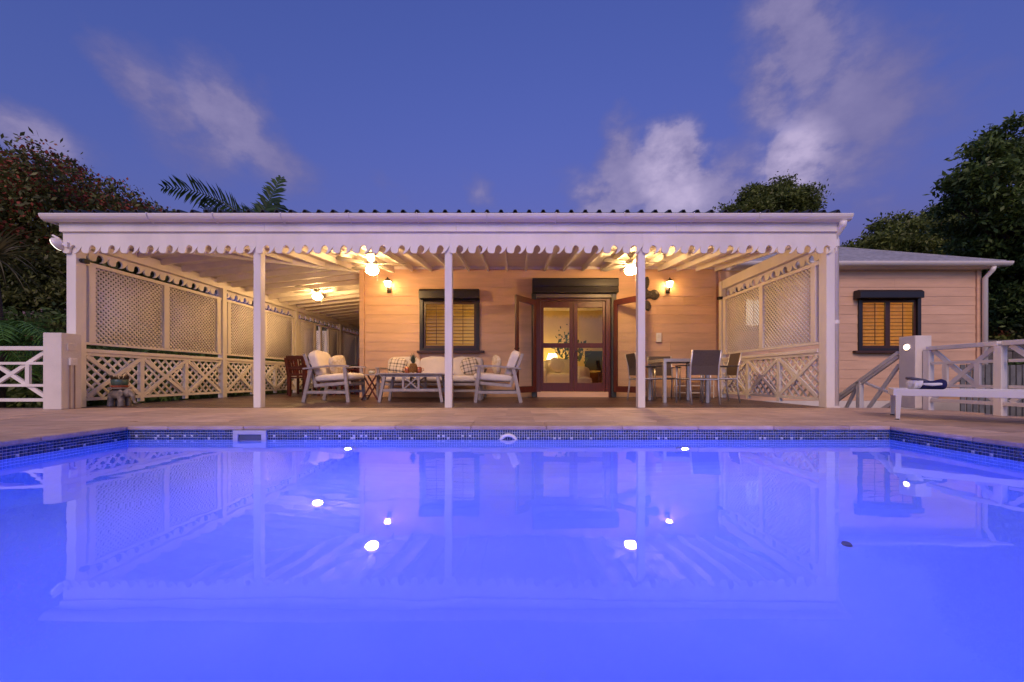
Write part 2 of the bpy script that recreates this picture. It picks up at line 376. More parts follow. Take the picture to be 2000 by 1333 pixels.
# mosaic band (blue tiles with a few white ones)
tp = .0215
tiles, tilesw, grout = MB(), MB(), MB()
def band(ax, a0, a1, fixed, sgn):
    n = int((a1 - a0) / tp); rows = 7; base = -.037
    ss = (a1 - a0) / n
    if ax == 'x': grout.box(a0, a1, min(fixed, fixed + sgn * .004), max(fixed, fixed + sgn * .004), base - rows * tp - .002, base)
    else: grout.box(min(fixed, fixed + sgn * .004), max(fixed, fixed + sgn * .004), a0, a1, base - rows * tp - .002, base)
    for i in range(n):
        for r in range(rows):
            u0, u1 = a0 + i * ss + .0019, a0 + (i + 1) * ss - .0019; z1 = base - r * tp - .0019; z0 = z1 - tp + .0038
            wt = (r == 3 and rng.random() < .10) or (r == 2 and u0 < 0 and rng.random() < (.10 if ax == 'x' else .14))
            if sgn > 0 and ax == 'x': wt = wt
            m = tilesw if wt else tiles; d0, d1 = fixed + sgn * .003, fixed + sgn * .0075
            if ax == 'x': m.box(u0, u1, min(d0, d1), max(d0, d1), z0, z1)
            else: m.box(min(d0, d1), max(d0, d1), u0, u1, z0, z1)
band('x', PX0 + .009, PX1 - .009, PY1, -1); band('y', PY0, PY1 - .009, PX0, 1); band('y', PY0, PY1 - .009, PX1, -1)
def fastbuild(mb, name, mat, parent, kind):   # boxes already wound outwards
    V = np.array(mb.v, np.float32); Q = np.array(mb.f, np.int32); return npmesh(name, V, Q, mat, parent, kind)
fastbuild(tiles, 'mosaic_tile', TILE, pool, 'stuff'); fastbuild(tilesw, 'white_mosaic_tile', TILEW, pool, 'stuff'); grout.build('grout', GROUT, pool)
# skimmer, inlet, drain
xs0, xs1 = PX(459, PY1), PX(524, PY1)
sk = MB()
yb0 = PY1 - .03
sk.box(xs0, xs1, yb0, PY1 - .008, -.075, -.038).box(xs0, xs0 + .045, yb0, PY1 - .008, -.20, -.075).box(xs1 - .045, xs1, yb0, PY1 - .008, -.20, -.075).box(xs0, xs1, yb0, PY1 - .008, -.26, -.20)
sk_o = sk.build('skimmer', M('skimmer_plastic', (.52, .50, .56), .5), pool, bevel=.004)
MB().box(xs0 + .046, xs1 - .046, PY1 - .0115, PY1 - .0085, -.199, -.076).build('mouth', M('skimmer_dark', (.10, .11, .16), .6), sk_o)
inl = MB(); xi = PX(993, PY1)
inl.tube([(xi + .075 * math.cos(t), PY1 - .02, -.155 + .075 * math.sin(t)) for t in [math.pi * 2 * k / 24 for k in range(25)]], .016, 8)
inl.build('return_inlet', GUTTER, pool, smooth=True)
MB().cyl((1.93, 2.22, -1.399), (1.93, 2.22, -1.385), .026, .022, 24).build('drain', M('drain_grey', (.10, .10, .12), .6), pool)
LED = EM('pool_led', (.034, .056, 1.0), 5600)
RIMM = M('led_rim', (.6, .6, .62), .3)
for x, y, s in ((-1.50, PY1, -1), (1.49, PY1, -1), (-1.8, PY0, 1), (1.8, PY0, 1)):
    rim = MB().cyl((x, y + s * .001, -.58), (x, y + s * .022, -.58), .075, .065, 24).build('pool_lamp', RIMM, pool)
    MB().cyl((x, y + s * .0225, -.58), (x, y + s * .030, -.58), .026, .026, 20).build('lens', LED, rim)
# water
wm = bpy.data.materials.new('pool_water'); wm.use_nodes = True; t = wm.node_tree; t.nodes.clear()
o_ = t.nodes.new('ShaderNodeOutputMaterial'); gl = t.nodes.new('ShaderNodeBsdfGlass'); gl.inputs['IOR'].default_value = 1.333; gl.inputs['Roughness'].default_value = 0.004
gl.inputs['Color'].default_value = (.97, .985, 1, 1)
tcn = t.nodes.new('ShaderNodeTexCoord'); mp = t.nodes.new('ShaderNodeMapping'); mp.inputs[3].default_value = (1.0, 1.6, 1)
nn = t.nodes.new('ShaderNodeTexNoise'); nn.inputs['Scale'].default_value = 2.2; nn.inputs['Detail'].default_value = 2
bp = t.nodes.new('ShaderNodeBump'); bp.inputs['Strength'].default_value = .055; bp.inputs['Distance'].default_value = .02
t.links.new(tcn.outputs['Object'], mp.inputs[0]); t.links.new(mp.outputs[0], nn.inputs['Vector']); t.links.new(nn.outputs['Fac'], bp.inputs['Height'])
t.links.new(bp.outputs[0], gl.inputs['Normal']); t.links.new(gl.outputs[0], o_.inputs[0])
water = MB().add([(PX0, PY0, ZW), (PX1, PY0, ZW), (PX1, PY1, ZW), (PX0, PY1, ZW)], [(0, 1, 2, 3)])
wme = bpy.data.meshes.new('water'); wme.from_pydata(water.v, [], water.f); wme.materials.append(wm)
wo = bpy.data.objects.new('water', wme); C.objects.link(wo); tag(wo, 'still water of the pool glowing blue', 'water', kind='structure')


# ================================================================== house
house = thing('house', 'single storey salmon clapboard house with mahogany doors and dark shuttered windows', 'house', (0, 0, 0))
HX0, HX1, AX1 = -3.43, 4.40, 10.12     # house left corner, veranda end, annex right corner
ZT = 2.80
WIN = (-2.10, -.85, 1.02, 2.12); DOOR = (.40, 2.09, -.05, 2.15)
LWIN = (4.82, 5.64, 1.50, 2.22); AWIN = (7.48, 8.78, 1.02, 2.16)
def cut_segments(z0, z1, x0, x1, holes):
    segs = [(x0, x1)]
    for a, b, c, d in holes:
        if z1 > c + .001 and z0 < d - .001:
            ns_ = []
            for p, q in segs:
                if b <= p or a >= q: ns_.append((p, q)); continue
                if a > p: ns_.append((p, a))
                if b < q: ns_.append((b, q))
            segs = ns_
    return segs
def split_wall(mb, x0, x1, z0, z1, y0, y1, holes):
    zs = sorted({z0, z1} | {h for H in holes for h in H[2:] if z0 < h < z1})
    for a, b in zip(zs[:-1], zs[1:]):
        for p, q in cut_segments(a, b, x0, x1, holes): mb.box(p, q, y0, y1, a, b)
holes = (WIN, DOOR, LWIN, AWIN)
wall_mb = MB(); split_wall(wall_mb, HX0, AX1, -.8, ZT + .1, YW + .02, YW + .14, holes)
wall = wall_mb.build('front_wall', SALMON, house)
z = .01 - .2; bm_cache = {}
while z < ZT - .02:
    zt_ = min(z + .2, ZT)
    for a, b in ((HX0 + .10, HX1 - .04), (HX1 + .04, AX1 - .09)):
        lo = max(z, -.07)
        for p, q in cut_segments(lo, zt_, a, b, [(h[0] - .02, h[1] + .02, h[2] - .03, h[3] + .05) for h in holes]):
            h_ = zt_ - lo
            if q - p > 2.2 and random.random() < .55:
                cut_ = p + (q - p) * random.uniform(.3, .7); pieces = [(p, cut_ - .0015), (cut_ + .0015, q)]
            else: pieces = [(p, q)]
            for p, q in pieces:
              m_ = MB().add([(0, -.012, 0), (q - p, -.012, 0), (q - p, .02, 0), (0, .02, 0), (0, -.004, h_ + .012), (q - p, -.004, h_ + .012), (q - p, .02, h_ + .012), (0, .02, h_ + .012)],
                          [(0, 3, 2, 1), (4, 5, 6, 7), (0, 1, 5, 4), (1, 2, 6, 5), (2, 3, 7, 6), (3, 0, 4, 7)]).mesh('siding_board', SALMON)
              inst('siding_board', m_, wall, (p, YW, lo))
    z += .2
MB().box(HX0 - .012, HX0 + .09, YW - .035, YW + .10, -.05, ZT).build('corner_board', SALMON, house, bevel=.004)
MB().box(AX1 - .08, AX1 + .012, YW - .035, YW + .10, -.07, ZT + .02).build('corner_board', SALMON, house, bevel=.004)
MB().box(HX0, HX1, YW - .035, YW + .018, ZT, ZT + .12).build('frieze_board', WHITE, house)
MB().box(HX1 + .1, AX1 + .02, YW - .04, YW + .018, ZT - .03, ZT + .07).build('frieze_board', WHITE, house)
MB().box(HX1 + .05, AX1 + .03, YW - .05, YW + .018, -.75, -.075).build('foundation', WHITE2, house)
# other walls and rooms
MB().box(HX0, HX0 + .12, YW + .14, 17, -.1, ZT + .1).build('side_wall', SALMON, house)
MB().box(AX1 - .12, AX1, YW + .14, 14, -.8, ZT + .1).build('side_wall', SALMON, house)
MB().box(HX0, AX1, 16.9, 17.0, -.8, ZT + .1).build('back_wall', SALMON, house)
rm = MB()
rm.box(HX0 + .121, 4.2, 12.4, 12.5, .06, 2.7).box(4.2, 4.3, YW + .141, 12.5, .06, 2.7).box(HX0 + .121, HX0 + .17, YW + .141, 12.4, .06, 2.7)
rm.box(4.3, 10.1, 11.4, 11.5, .06, 2.7).box(6.0, 6.1, YW + .141, 11.4, .06, 2.7)
rm.build('interior_wall', YELLOW, house)
MB().box(HX0 + .121, AX1 - .121, YW + .141, 12.5, 2.62, 2.70).build('room_ceiling', CEIL, house)
MB().box(HX0 + .121, AX1 - .121, YW + .141, 12.5, -.02, .06).build('room_floor', TRAV, house)

def shutter_window(win, box_px, leaf_split, sill_x, name, slat_tilt=12, ajar=0):
    x0, x1, z0, z1 = win; y0 = YW - .045; fw = .075
    f = MB(); f.box(x0 - .03, x0 + fw - .03, y0, YW + .05, z0, z1 + .06).box(x1 - fw + .03, x1 + .03, y0, YW + .05, z0, z1 + .06)
    f.box(x0 + fw - .03, x1 - fw + .03, y0 + .005, YW + .05, z1 - .02, z1 + .06).box(x0 + fw - .03, x1 - fw + .03, y0 + .005, YW + .05, z0, z0 + .05)
    fo = f.build(name, SHUT, house, bevel=.004)
    a, b, zb, ztp = box_px
    MB().prism([(0, 0), (.17, 0), (.17, ztp - zb), (.05, ztp - zb), (0, ztp - zb - .05)], lambda u, v, t_: (a + t_, YW - .20 + u, zb + v), b - a).build('shutter_box', SHUT, fo, bevel=.006)
    MB().box(sill_x[0], sill_x[1], YW - .09, YW + .03, z0 - .055, z0 - .003).build('sill', BROWN, fo, bevel=.004)
    xi0, xi1 = x0 + fw - .03, x1 - fw + .03; xm = leaf_split
    for p, q, nm in ((xi0, xm - .002, 0), (xm + .002, xi1, 1)):
        lf = MB(); sw = .05
        zA, zB = z0 + .052, z1 - .022
        lf.box(p, p + sw, YW + .0, YW + .035, zA, zB).box(q - sw, q, YW + .0, YW + .035, zA, zB).box(p + sw, q - sw, YW + .0, YW + .035, zA, zA + .06).box(p + sw, q - sw, YW + .0, YW + .035, zB - .06, zB)
        lf.build('shutter_leaf', BROWN, fo, bevel=.003)
        n = 12; pit = (zB - zA - .12) / n
        sm = MB(); w_ = .050; c_, s_ = math.cos(R(slat_tilt)), math.sin(R(slat_tilt))
        vs = []
        for (u, v) in ((-w_ / 2, -.005), (w_ / 2, -.005), (w_ / 2, .005), (-w_ / 2, .005)): vs.append((u * c_ - v * s_, u * s_ + v * c_))
        sm.prism(vs, lambda u, v, t_: (t_, u, v), q - p - 2 * sw)
        me_ = sm.mesh('slat', BROWN)
        for k_ in range(n): inst('slat', me_, fo, (p + sw, YW + .018, zA + .06 + pit * (k_ + .5)))
        MB().box((p + q) / 2 - .006, (p + q) / 2 + .006, YW - .022, YW - .012, zA + .08, zB - .08).build('tilt_rod', BROWN, fo)
    MB().add([(xi0, YW + .088, z0 + .05), (xi1, YW + .088, z0 + .05), (xi1, YW + .088, z1 - .02), (xi0, YW + .088, z1 - .02)], [(0, 1, 2, 3)]).build('pane', GLASSM, fo)
    return fo
shutter_window(WIN, (PX(817.5, 8.1), PX(935, 8.1), 2.13, 2.34), -1.475, (PX(814, 8.22), PX(946, 8.22)), 'window')
shutter_window(AWIN, (PX(1681, 8.1), PX(1806, 8.1), 2.14, 2.32), 8.12, (PX(1671, 8.22), 8.86), 'window')
lw = MB(); x0, x1, z0, z1 = LWIN
lw.box(x0 - .03, x0 + .17, YW - .04, YW + .05, z0, z1 + .06).box(x1 - .25, x1 + .03, YW - .04, YW + .05, z0, z1 + .06).box(x0 + .17, x1 - .25, YW - .035, YW + .05, z1 - .08, z1 + .06).box(x0 + .17, x1 - .25, YW - .035, YW + .05, z0, z0 + .07)
lwo = lw.build('window', SHUT, house, bevel=.004)
MB().box(x0 + .17, x1 - .25, YW + .01, YW + .016, z0 + .07, z1 - .08).build('frosted_pane', EM('lit_frosted_glass', (1, .93, .76), 1.9), lwo)
MB().box((x0 + x1) / 2 - .05, (x0 + x1) / 2 - .03, YW - .01, YW + .009, z0 + .07, z1 - .08).build('glazing_bar', SHUT, lwo)
MB().box(x0 - .08, x1 + .06, YW - .18, YW - .016, z1 + .065, z1 + .17).build('shutter_box', SHUT, lwo, bevel=.006); MB().box(x0 - .06, x1 + .06, YW - .08, YW + .03, z0 - .05, z0 - .003).build('sill', BROWN, lwo)

# ---- door
dx0, dx1 = .415, 2.075
fr = MB(); yd = YW - .02
fr.box(dx0 - .02, PX(1056, YW), yd, YW + .12, 0, 2.16).box(PX(1183, YW), dx1 + .02, yd, YW + .12, 0, 2.16).box(PX(1056, YW), PX(1183, YW), yd, YW + .12, 2.115, 2.16)
door = fr.build('french_door', MAROON, house, bevel=.005)
x0, x1 = PX(1056.3, YW + .03), PX(1182.5, YW + .03); xm = (x0 + x1) / 2 + .01
for p, q in ((x0, xm - .003), (xm + .003, x1)):
    s0, s1 = (.06, .085) if p == x0 else (.085, .06)
    lf = MB(); ya, yb = YW + .03, YW + .075; zb = .125; zt_ = 2.11
    lf.box(p, p + s0, ya, yb, zb, zt_).box(q - s1, q, ya, yb, zb, zt_).box(p + s0, q - s1, ya + .002, yb - .002, zb, zb + .19).box(p + s0, q - s1, ya + .002, yb - .002, zt_ - .14, zt_).box(p + s0, q - s1, ya + .002, yb - .002, 1.085, 1.19)
    lf.build('leaf', MAROON, door, bevel=.004)
    MB().add([(p + s0, ya + .02, zb + .19), (q - s1, ya + .02, zb + .19), (q - s1, ya + .02, 1.085), (p + s0, ya + .02, 1.085)], [(0, 1, 2, 3)]).build('pane', GLASSM, door)
    MB().add([(p + s0, ya + .02, 1.19), (q - s1, ya + .02, 1.19), (q - s1, ya + .02, zt_ - .14), (p + s0, ya + .02, zt_ - .14)], [(0, 1, 2, 3)]).build('pane', GLASSM, door)
MB().cyl((xm + .05, YW + .03, 1.0), (xm + .05, YW - .02, 1.0), .012, .012, 8).ell((xm + .05, YW - .025, 1.0), (.022, .016, .022)).build('handle', IRON, door, smooth=True)
MB().box(PX(1049, YW), PX(1187, YW), YW - .07, YW + .03, .002, .118).build('threshold', SALMON, door, bevel=.005)
sb = MB(); a, b = PX(1040, 8.08), PX(1208.5, 8.08)
sb.prism([(0, 0), (.22, 0), (.22, .31), (.03, .31), (0, .28), (0, .13), (.03, .12)], lambda u, v, t_: (a + t_, YW - .24 + u, 2.25 + v), b - a)
sb.build('shutter_box', SHUT, door, bevel=.006)
for a, b in ((PX(1038.5, 8.18), PX(1047.5, 8.18)), (PX(1194.5, 8.18), PX(1204, 8.18))):
    MB().box(a, b, YW - .12, YW - .025, .004, 2.25).build('guide_rail', M('guide_grey', (.035, .038, .036), .45), door, bevel=.004)
MB().box(PX(1048, 8.2), PX(1194, 8.2), YW - .10, YW - .03, 2.165, 2.24).build('shutter_curtain', M('slat_grey', (.16, .12, .11), .4), door)
def open_leaf(hx, sgn):
    hinge = Vector((hx, YW - .13, 0)); ang = R(52); w_ = .70
    d = Vector((sgn * math.cos(ang), -math.sin(ang), 0)); nrm = Vector((d.y, -d.x, 0))
    lf = MB(); zb, zt_ = .12, 2.10; T = .042
    pt = lambda u, zz: hinge + d * u + Vector((0, 0, zz))
    up = Vector((0, 0, 1))
    def member(u0, u1, za, zb_):
        vs = []
        for zz in (za, zb_):
            for u, n_ in ((u0, -T / 2), (u1, -T / 2), (u1, T / 2), (u0, T / 2)): vs.append(pt(u, zz) + nrm * n_)
        lf.add(vs, [(0, 3, 2, 1), (4, 5, 6, 7), (0, 1, 5, 4), (1, 2, 6, 5), (2, 3, 7, 6), (3, 0, 4, 7)])
    member(0, .09, zb, zt_); member(w_ - .09, w_, zb, zt_); member(.09, w_ - .09, zb, zb + .13); member(.09, w_ - .09, zt_ - .12, zt_)
    lo = lf.build('open_leaf', MAROON, door, bevel=.004)
    lo['label'] = 'glazed mahogany door leaf swung open onto the veranda'
    MB().add([pt(.09, zb + .13), pt(w_ - .09, zb + .13), pt(w_ - .09, zt_ - .12), pt(.09, zt_ - .12)], [(0, 1, 2, 3)]).build('pane', GLASSM, door)
    h = pt(w_ - .045, 1.02); MB().cyl(h - nrm * .05, h + nrm * .05, .012, .012, 8).ell(h - nrm * .05, (.016, .016, .016)).ell(h + nrm * .05, (.016, .016, .016)).build('handle', IRON, door, smooth=True)
    MB().cyl(h - nrm * .03 + up * .09, h + nrm * .03 + up * .09, .014, .014, 8).build('lock', IRON, door, smooth=True)
open_leaf(.40, -1); open_leaf(2.09, 1)

# ---- roofs
def ribbed(name, mat, parent, xs, ya, yb, zf, rib=.03, pit=.195, thick=.004):
    mb = MB(); pr = []
    x = xs[0]
    while x < xs[1] - pit * .99:
        pr += [(x, 0), (x + pit * .62, 0), (x + pit * .72, rib), (x + pit * .90, rib)]; x += pit
    pr.append((x, 0))
    n = len(pr); top = []
    for (u, v) in pr: top.append((u, ya, zf(u, ya) + v))
    for (u, v) in pr: yv = yb(u) if callable(yb) else yb; top.append((u, max(yv, ya + .01), zf(u, max(yv, ya + .01)) + v))
    fs = [(i, i + 1, n + i + 1, n + i) for i in range(n - 1)]
    mb.add(top, fs); o = mb.build(name, mat, parent)
    s = o.modifiers.new('thick', 'SOLIDIFY'); s.thickness = .006; s.offset = -1; return o
roof = MB().add([(HX0, YW, 3.06), (HX1 + .1, YW, 3.06), (HX1 - 3, 12.6, 4.35), (HX0 + 4, 12.6, 4.35), (HX0, 17, 3.06), (HX1 + .1, 17, 3.06)],
               [(0, 1, 2, 3), (4, 3, 2, 5), (0, 3, 4), (1, 5, 2)]).build('roof', ROOFM, house)
AE = 8.03; AZ = 2.885; AS = .49
ar = ribbed('annex_roof', ROOFG, house, (HX1 + .25, 10.34), AE, lambda u: AE + min(4.2, max(.01, 10.36 - u)), lambda u, y_: AZ + AS * (y_ - AE), .022)
MB().add([(10.36, AE, AZ), (10.36, 16, AZ), (6.42, 16 - 3.9, AZ + AS * 4.2), (6.42, AE + 4.2, AZ + AS * 4.2)], [(0, 1, 2, 3)]).build('roof_side', ROOFG, house)
MB().add([(4.6, AE + 4.2, AZ + AS * 4.2), (6.42, AE + 4.2, AZ + AS * 4.2), (6.42, 12.1, AZ + AS * 4.2), (4.6, 12.1, AZ + AS * 4.2)], [(0, 1, 2, 3)]).build('roof_top', ROOFG, house)
MB().bar((10.36, AE, AZ + .01), (6.42, AE + 4.2, AZ + AS * 4.2 + .01), .10, .03).build('hip_cap', ROOFG, house)
def gutter_mesh(mb, p, ax, length, sgn=1):
    prof_ = [(0, .09), (-.012, .09), (-.115, .088), (-.122, .075), (-.112, .045), (-.092, .018), (-.06, 0), (0, 0)]
    if ax == 'x': mb.prism([(a * sgn, b) for a, b in prof_], lambda u, v, t_: (p[0] + t_, p[1] + u, p[2] + v), length)
    else: mb.prism([(a * sgn, b) for a, b in prof_], lambda u, v, t_: (p[0] + u, p[1] + t_, p[2] + v), length)
gm_ = MB(); gutter_mesh(gm_, (HX1 + .25, AE + .06, AZ - .085), 'x', 10.46 - HX1 - .25); gm_.build('gutter', GUTTER, house)
MB().box(HX1 + .25, 10.3, AE + .062, YW - .045, AZ - .10, AZ - .045).build('soffit', WHITE, house)
xd = 10.13
MB().tube([(xd, AE + .02, AZ - .09), (xd, AE + .04, AZ - .16), (xd, YW - .10, AZ - .30), (xd, YW - .10, -.6)], .042, 12).build('downpipe', GUTTER, house, smooth=True)

# ================================================================== veranda
ver = thing('veranda', 'white painted veranda with slender posts and wave cut valance across the house front', 'veranda', (0, 0, 0))
ZV0, ZVN, ZV1, ZF1 = 2.195, 2.305, 2.505, 2.61   # valance bottom, notch top, valance top, fascia top
def post(x, y, w_, z1, name='post', d_=None): return MB().box(x - w_ / 2, x + w_ / 2, y - (d_ or w_) / 2, y + (d_ or w_) / 2, .0, z1).build(name, WHITE, ver, bevel=.005)
post(XL, YF + .07, .135, 2.40); post(XR, YF + .07, .12, 2.40, d_=.14)
for px in (501.5, 875.5, 1253.5): post(PX(px, YF), YF + .055, .103, 2.40)
SIDE_Y = [5.47, 8.18, 10.88, 13.58, 16.28]
for y_ in SIDE_Y[1:]: post(XL, y_, .11, 2.40)
post(XR - .03, YW - .10, .10, 2.5)
# wave-cut valance
WAVE = [(0, .95), (-.032, .78), (-.055, .55), (-.048, .33), (-.01, .13), (.06, .02), (.15, -.02), (.24, .0), (.295, .06), (.318, .20), (.332, .45), (.36, .72), (.42, .94), (.51, 1.03), (.60, .96), (.66, .80), (.688, .57), (.675, .36), (.64, .18), (.59, .06), (.53, -.03), (.62, -.03), (.70, .05), (.77, .19), (.83, .37), (.89, .58), (.95, .79)]
def valance(name, u0, u1, to3, t_, zt=ZV1):
    n = round((u1 - u0) / .28); p_ = (u1 - u0) / n; mb = MB()
    for i in range(n):
        a = u0 + i * p_
        poly = [(a + p_ * x, ZV0 + (ZVN - ZV0) * y_) for x, y_ in WAVE] + [(a + p_, ZV0 + (ZVN - ZV0) * .95), (a + p_, zt), (a, zt)]
        N_ = len(poly); o0 = len(mb.v)
        mb.v += [to3(u, v, 0) for u, v in poly] + [to3(u, v, t_) for u, v in poly]
        mb.f += [tuple(o0 + i_ for i_ in range(N_))[::-1], tuple(o0 + N_ + i_ for i_ in range(N_))]
        mb.f += [(o0 + i_, o0 + i_ + 1, o0 + N_ + i_ + 1, o0 + N_ + i_) for i_ in range(N_ - 3)] + [(o0 + N_ - 2, o0 + N_ - 1, o0 + 2 * N_ - 1, o0 + 2 * N_ - 2)]
    return mb.build(name, WHITE, ver)
VX0, VX1 = PX(123, YF - .03), PX(1634, YF - .03)
for k_ in range(4):
    w4 = (VX1 - VX0) / 4; valance('valance', VX0 + k_ * w4 + .0012, VX0 + (k_ + 1) * w4 - .0012, lambda u, v, t_: (u, YF - .03 + t_, v), .025)
valance('valance', YF, 16.4, lambda u, v, t_: (XL - .075 + t_, u, v), .025, 2.45)
valance('valance', YF, YW - .05, lambda u, v, t_: (XR + .055 + t_, u, v), .025, 2.45)
FX0, FX1 = PX(115, YF - .06), PX(1640, YF - .06)
fxs = [FX0, FX0 + 2.9, FX0 + 5.6, FX0 + 8.7, FX1]
for a, b in zip(fxs[:-1], fxs[1:]): MB().box(a + .001, b - .001, YF - .06, YF - .004, ZV1 - .015, ZF1).build('fascia', WHITE, ver, bevel=.003)
MB().box(XL - .11, XL - .078, YF - .003, 16.5, 2.36, ZF1 - .02).build('fascia', WHITE, ver)
MB().box(XR + .082, XR + .115, YF - .003, YW - .05, 2.36, ZF1 - .02).build('fascia', WHITE, ver)
MB().box(XL - .07, XR + .05, YF + .0, YF + .10, 2.40, 2.56).build('beam', WHITE, ver)
MB().box(XL - .048, XL + .052, YF + .102, 16.4, 2.34, 2.50).build('beam', WHITE, ver)
MB().box(XR - .045, XR + .052, YF + .102, YW - .04, 2.34, 2.52).build('beam', WHITE, ver)
SL = .115
zfb = lambda y_: 2.42 + SL * (y_ - YF)          # underside of the front rafters
zlb = lambda x: 2.42 + SL * (x - XL)            # underside of the left-wing rafters
RH = .105
x = -6.02; 
while x < XR - .05:
    ye = YW - .036 if x > HX0 - .05 else YF + (x - XL) - .06
    y0_ = YF + .102
    if ye - y0_ > .12: MB().bar((x, y0_, zfb(y0_) + RH / 2), (x, ye, zfb(ye) + RH / 2), .042, RH).build('rafter', CEIL, ver)
    x += .414
y_ = YF + .5
while y_ < 16.4:
    xe = HX0 - .014 if y_ > YW + .05 else XL + (y_ - YF) - .06
    x0_ = XL + .053
    if xe - x0_ > .12: MB().bar((x0_, y_, zlb(x0_) + RH / 2), (xe, y_, zlb(xe) + RH / 2), .042, RH).build('rafter', CEIL, ver)
    y_ += .414
MB().bar((XL + .10, YF + .15, zfb(YF + .15) + RH / 2 - .015), (HX0 - .02, YW + .0, zfb(YW) + RH / 2 - .015), .05, RH + .03).build('hip_rafter', CEIL, ver)
o_ = RH + .001
cb = MB()
cb.add([(XL - .07, YF - .03, zfb(YF - .03) + o_), (XR + .10, YF - .03, zfb(YF - .03) + o_), (XR + .10, YW + .02, zfb(YW) + o_), (HX0, YW + .02, zfb(YW) + o_)], [(0, 1, 2, 3)])
cb.add([(XL - .07, YF - .03, zlb(XL - .07) + o_), (HX0, YW + .02, zlb(HX0) + o_), (HX0, 16.6, zlb(HX0) + o_), (XL - .07, 16.6, zlb(XL - .07) + o_)], [(0, 1, 2, 3)])
cbo = cb.build('ceiling_board', CEIL, ver); s_ = cbo.modifiers.new('thick', 'SOLIDIFY'); s_.thickness = .012; s_.offset = 1
ZR = lambda y_: 2.722 + .16 * (y_ - (YF - .14))
ribbed('roof', ROOFM, ver, (-6.62, 4.64), YF - .14, lambda u: YW + .1 if u > HX0 else min(YW + .1, YF - .14 + (u + 6.63)), lambda u, y_: ZR(y_), .042)
MB().add([(-6.63, YF - .14, 2.722), (HX0 - .2, YW + .1, ZR(YW + .1)), (HX0 - .2, 16.6, ZR(YW + .1)), (-6.63, 16.6, 2.722)], [(0, 1, 2, 3)]).build('side_roof', ROOFM, ver)
gt = MB(); gutter_mesh(gt, (-6.60, YF - .062, 2.612), 'x', 4.64 + 6.60)
gu = gt.build('gutter', GUTTER, ver, bevel=.002)
gt = MB(); gutter_mesh(gt, (-6.53, YF - .06, 2.612), 'y', 11.2, 1); gt.build('gutter', GUTTER, ver)
for px in (290, 418, 550, 682, 815, 950, 1086, 1219, 1354, 1482):
    xb = PX(px, YF - .15); b_ = MB()
    b_.tube([(xb, YF - .065 - u, 2.608 + v) for u, v in ((.005, .095), (.117, .095), (.128, .078), (.118, .044), (.097, .013), (.062, -.006), (0, -.006))], .0075, 6)
    b_.build('gutter_bracket', GUTTER, ver)
xd = PX(1637.5, YF - .02)
MB().tube([(xd - .02, YF - .12, 2.62), (xd - .01, YF - .10, 2.56), (xd, YF + .04, 2.45), (xd, YF + .04, 0.0)], .046, 14).build('downpipe', GUTTER, ver, smooth=True)
MB().cyl((xd, YF + .04, .02), (xd, YF + .04, .0), .06, .06, 14).cyl((xd, YF + .04, 2.40), (xd, YF + .04, 2.30), .054, .054, 14).cyl((xd, YF + .04, 1.25), (xd, YF + .04, 1.20), .052, .052, 14).build('pipe_collar', GUTTER, ver)

# ---- lattice screens and balustrades
def lattice(mb, y0, y1, z0, z1, x, pitch, sw, th):
    W, H = y1 - y0, z1 - z0
    for sgn, xo in ((1, -th / 2), (-1, th / 2)):
        c = -H
        step = pitch * math.sqrt(2)
        while c < W + H:
            # line y = c + sgn' * z
            pts = []
            if sgn > 0: za, zb = max(0, -c), min(H, W - c); A, B = (c + za, za), (c + zb, zb)
            else: za, zb = max(0, c - W), min(H, c); A, B = (c - za, za), (c - zb, zb)
            if zb - za > .012: mb.bar((x + xo, y0 + A[0], z0 + A[1]), (x + xo, y0 + B[0], z0 + B[1]), sw, th * .98, up=(1, 0, 0))
            c += step
LATT = M('lattice_paint', (.86, .80, .72), .5, .06, 3)
def screen_bay(X, ya, yb, label, inward, first=True, gate=False):
    t_ = thing('lattice_screen', label, 'screen', (X, ya, 0), 0, 'lattice screens between the veranda posts')
    L_ = yb - ya; a0, a1 = .20, L_ - .20 + .02
    for z0, z1 in ((2.085, 2.14), (.918, .955)): MB().box(-.03, .03, .055, L_ - .055, z0, z1).build('rail', WHITE, t_, bevel=.003)
    mid = (a0 + a1) / 2
    panels = [(a0, mid - .05), (mid + .05, a1)]
    for s0, s1 in ((a0 - .09, a0), (mid - .05, mid + .05), (a1, a1 + .09)): MB().box(-.035, .035, s0, s1, .956, 2.084).build('stile', WHITE, t_, bevel=.003)
    if gate: panels = [(a0, a0 + .75), (mid + .45, a1)]; MB().box(-.035, .035, a0 + .75, a0 + .85, .956, 2.084).build('stile', WHITE, t_)
    for p, q in panels:
        mb = MB(); lattice(mb, p, q, .956, 2.084, 0, .051, .026, .007); fastbuild(mb, 'lattice_panel', LATT, t_, 'stuff')
    return t_
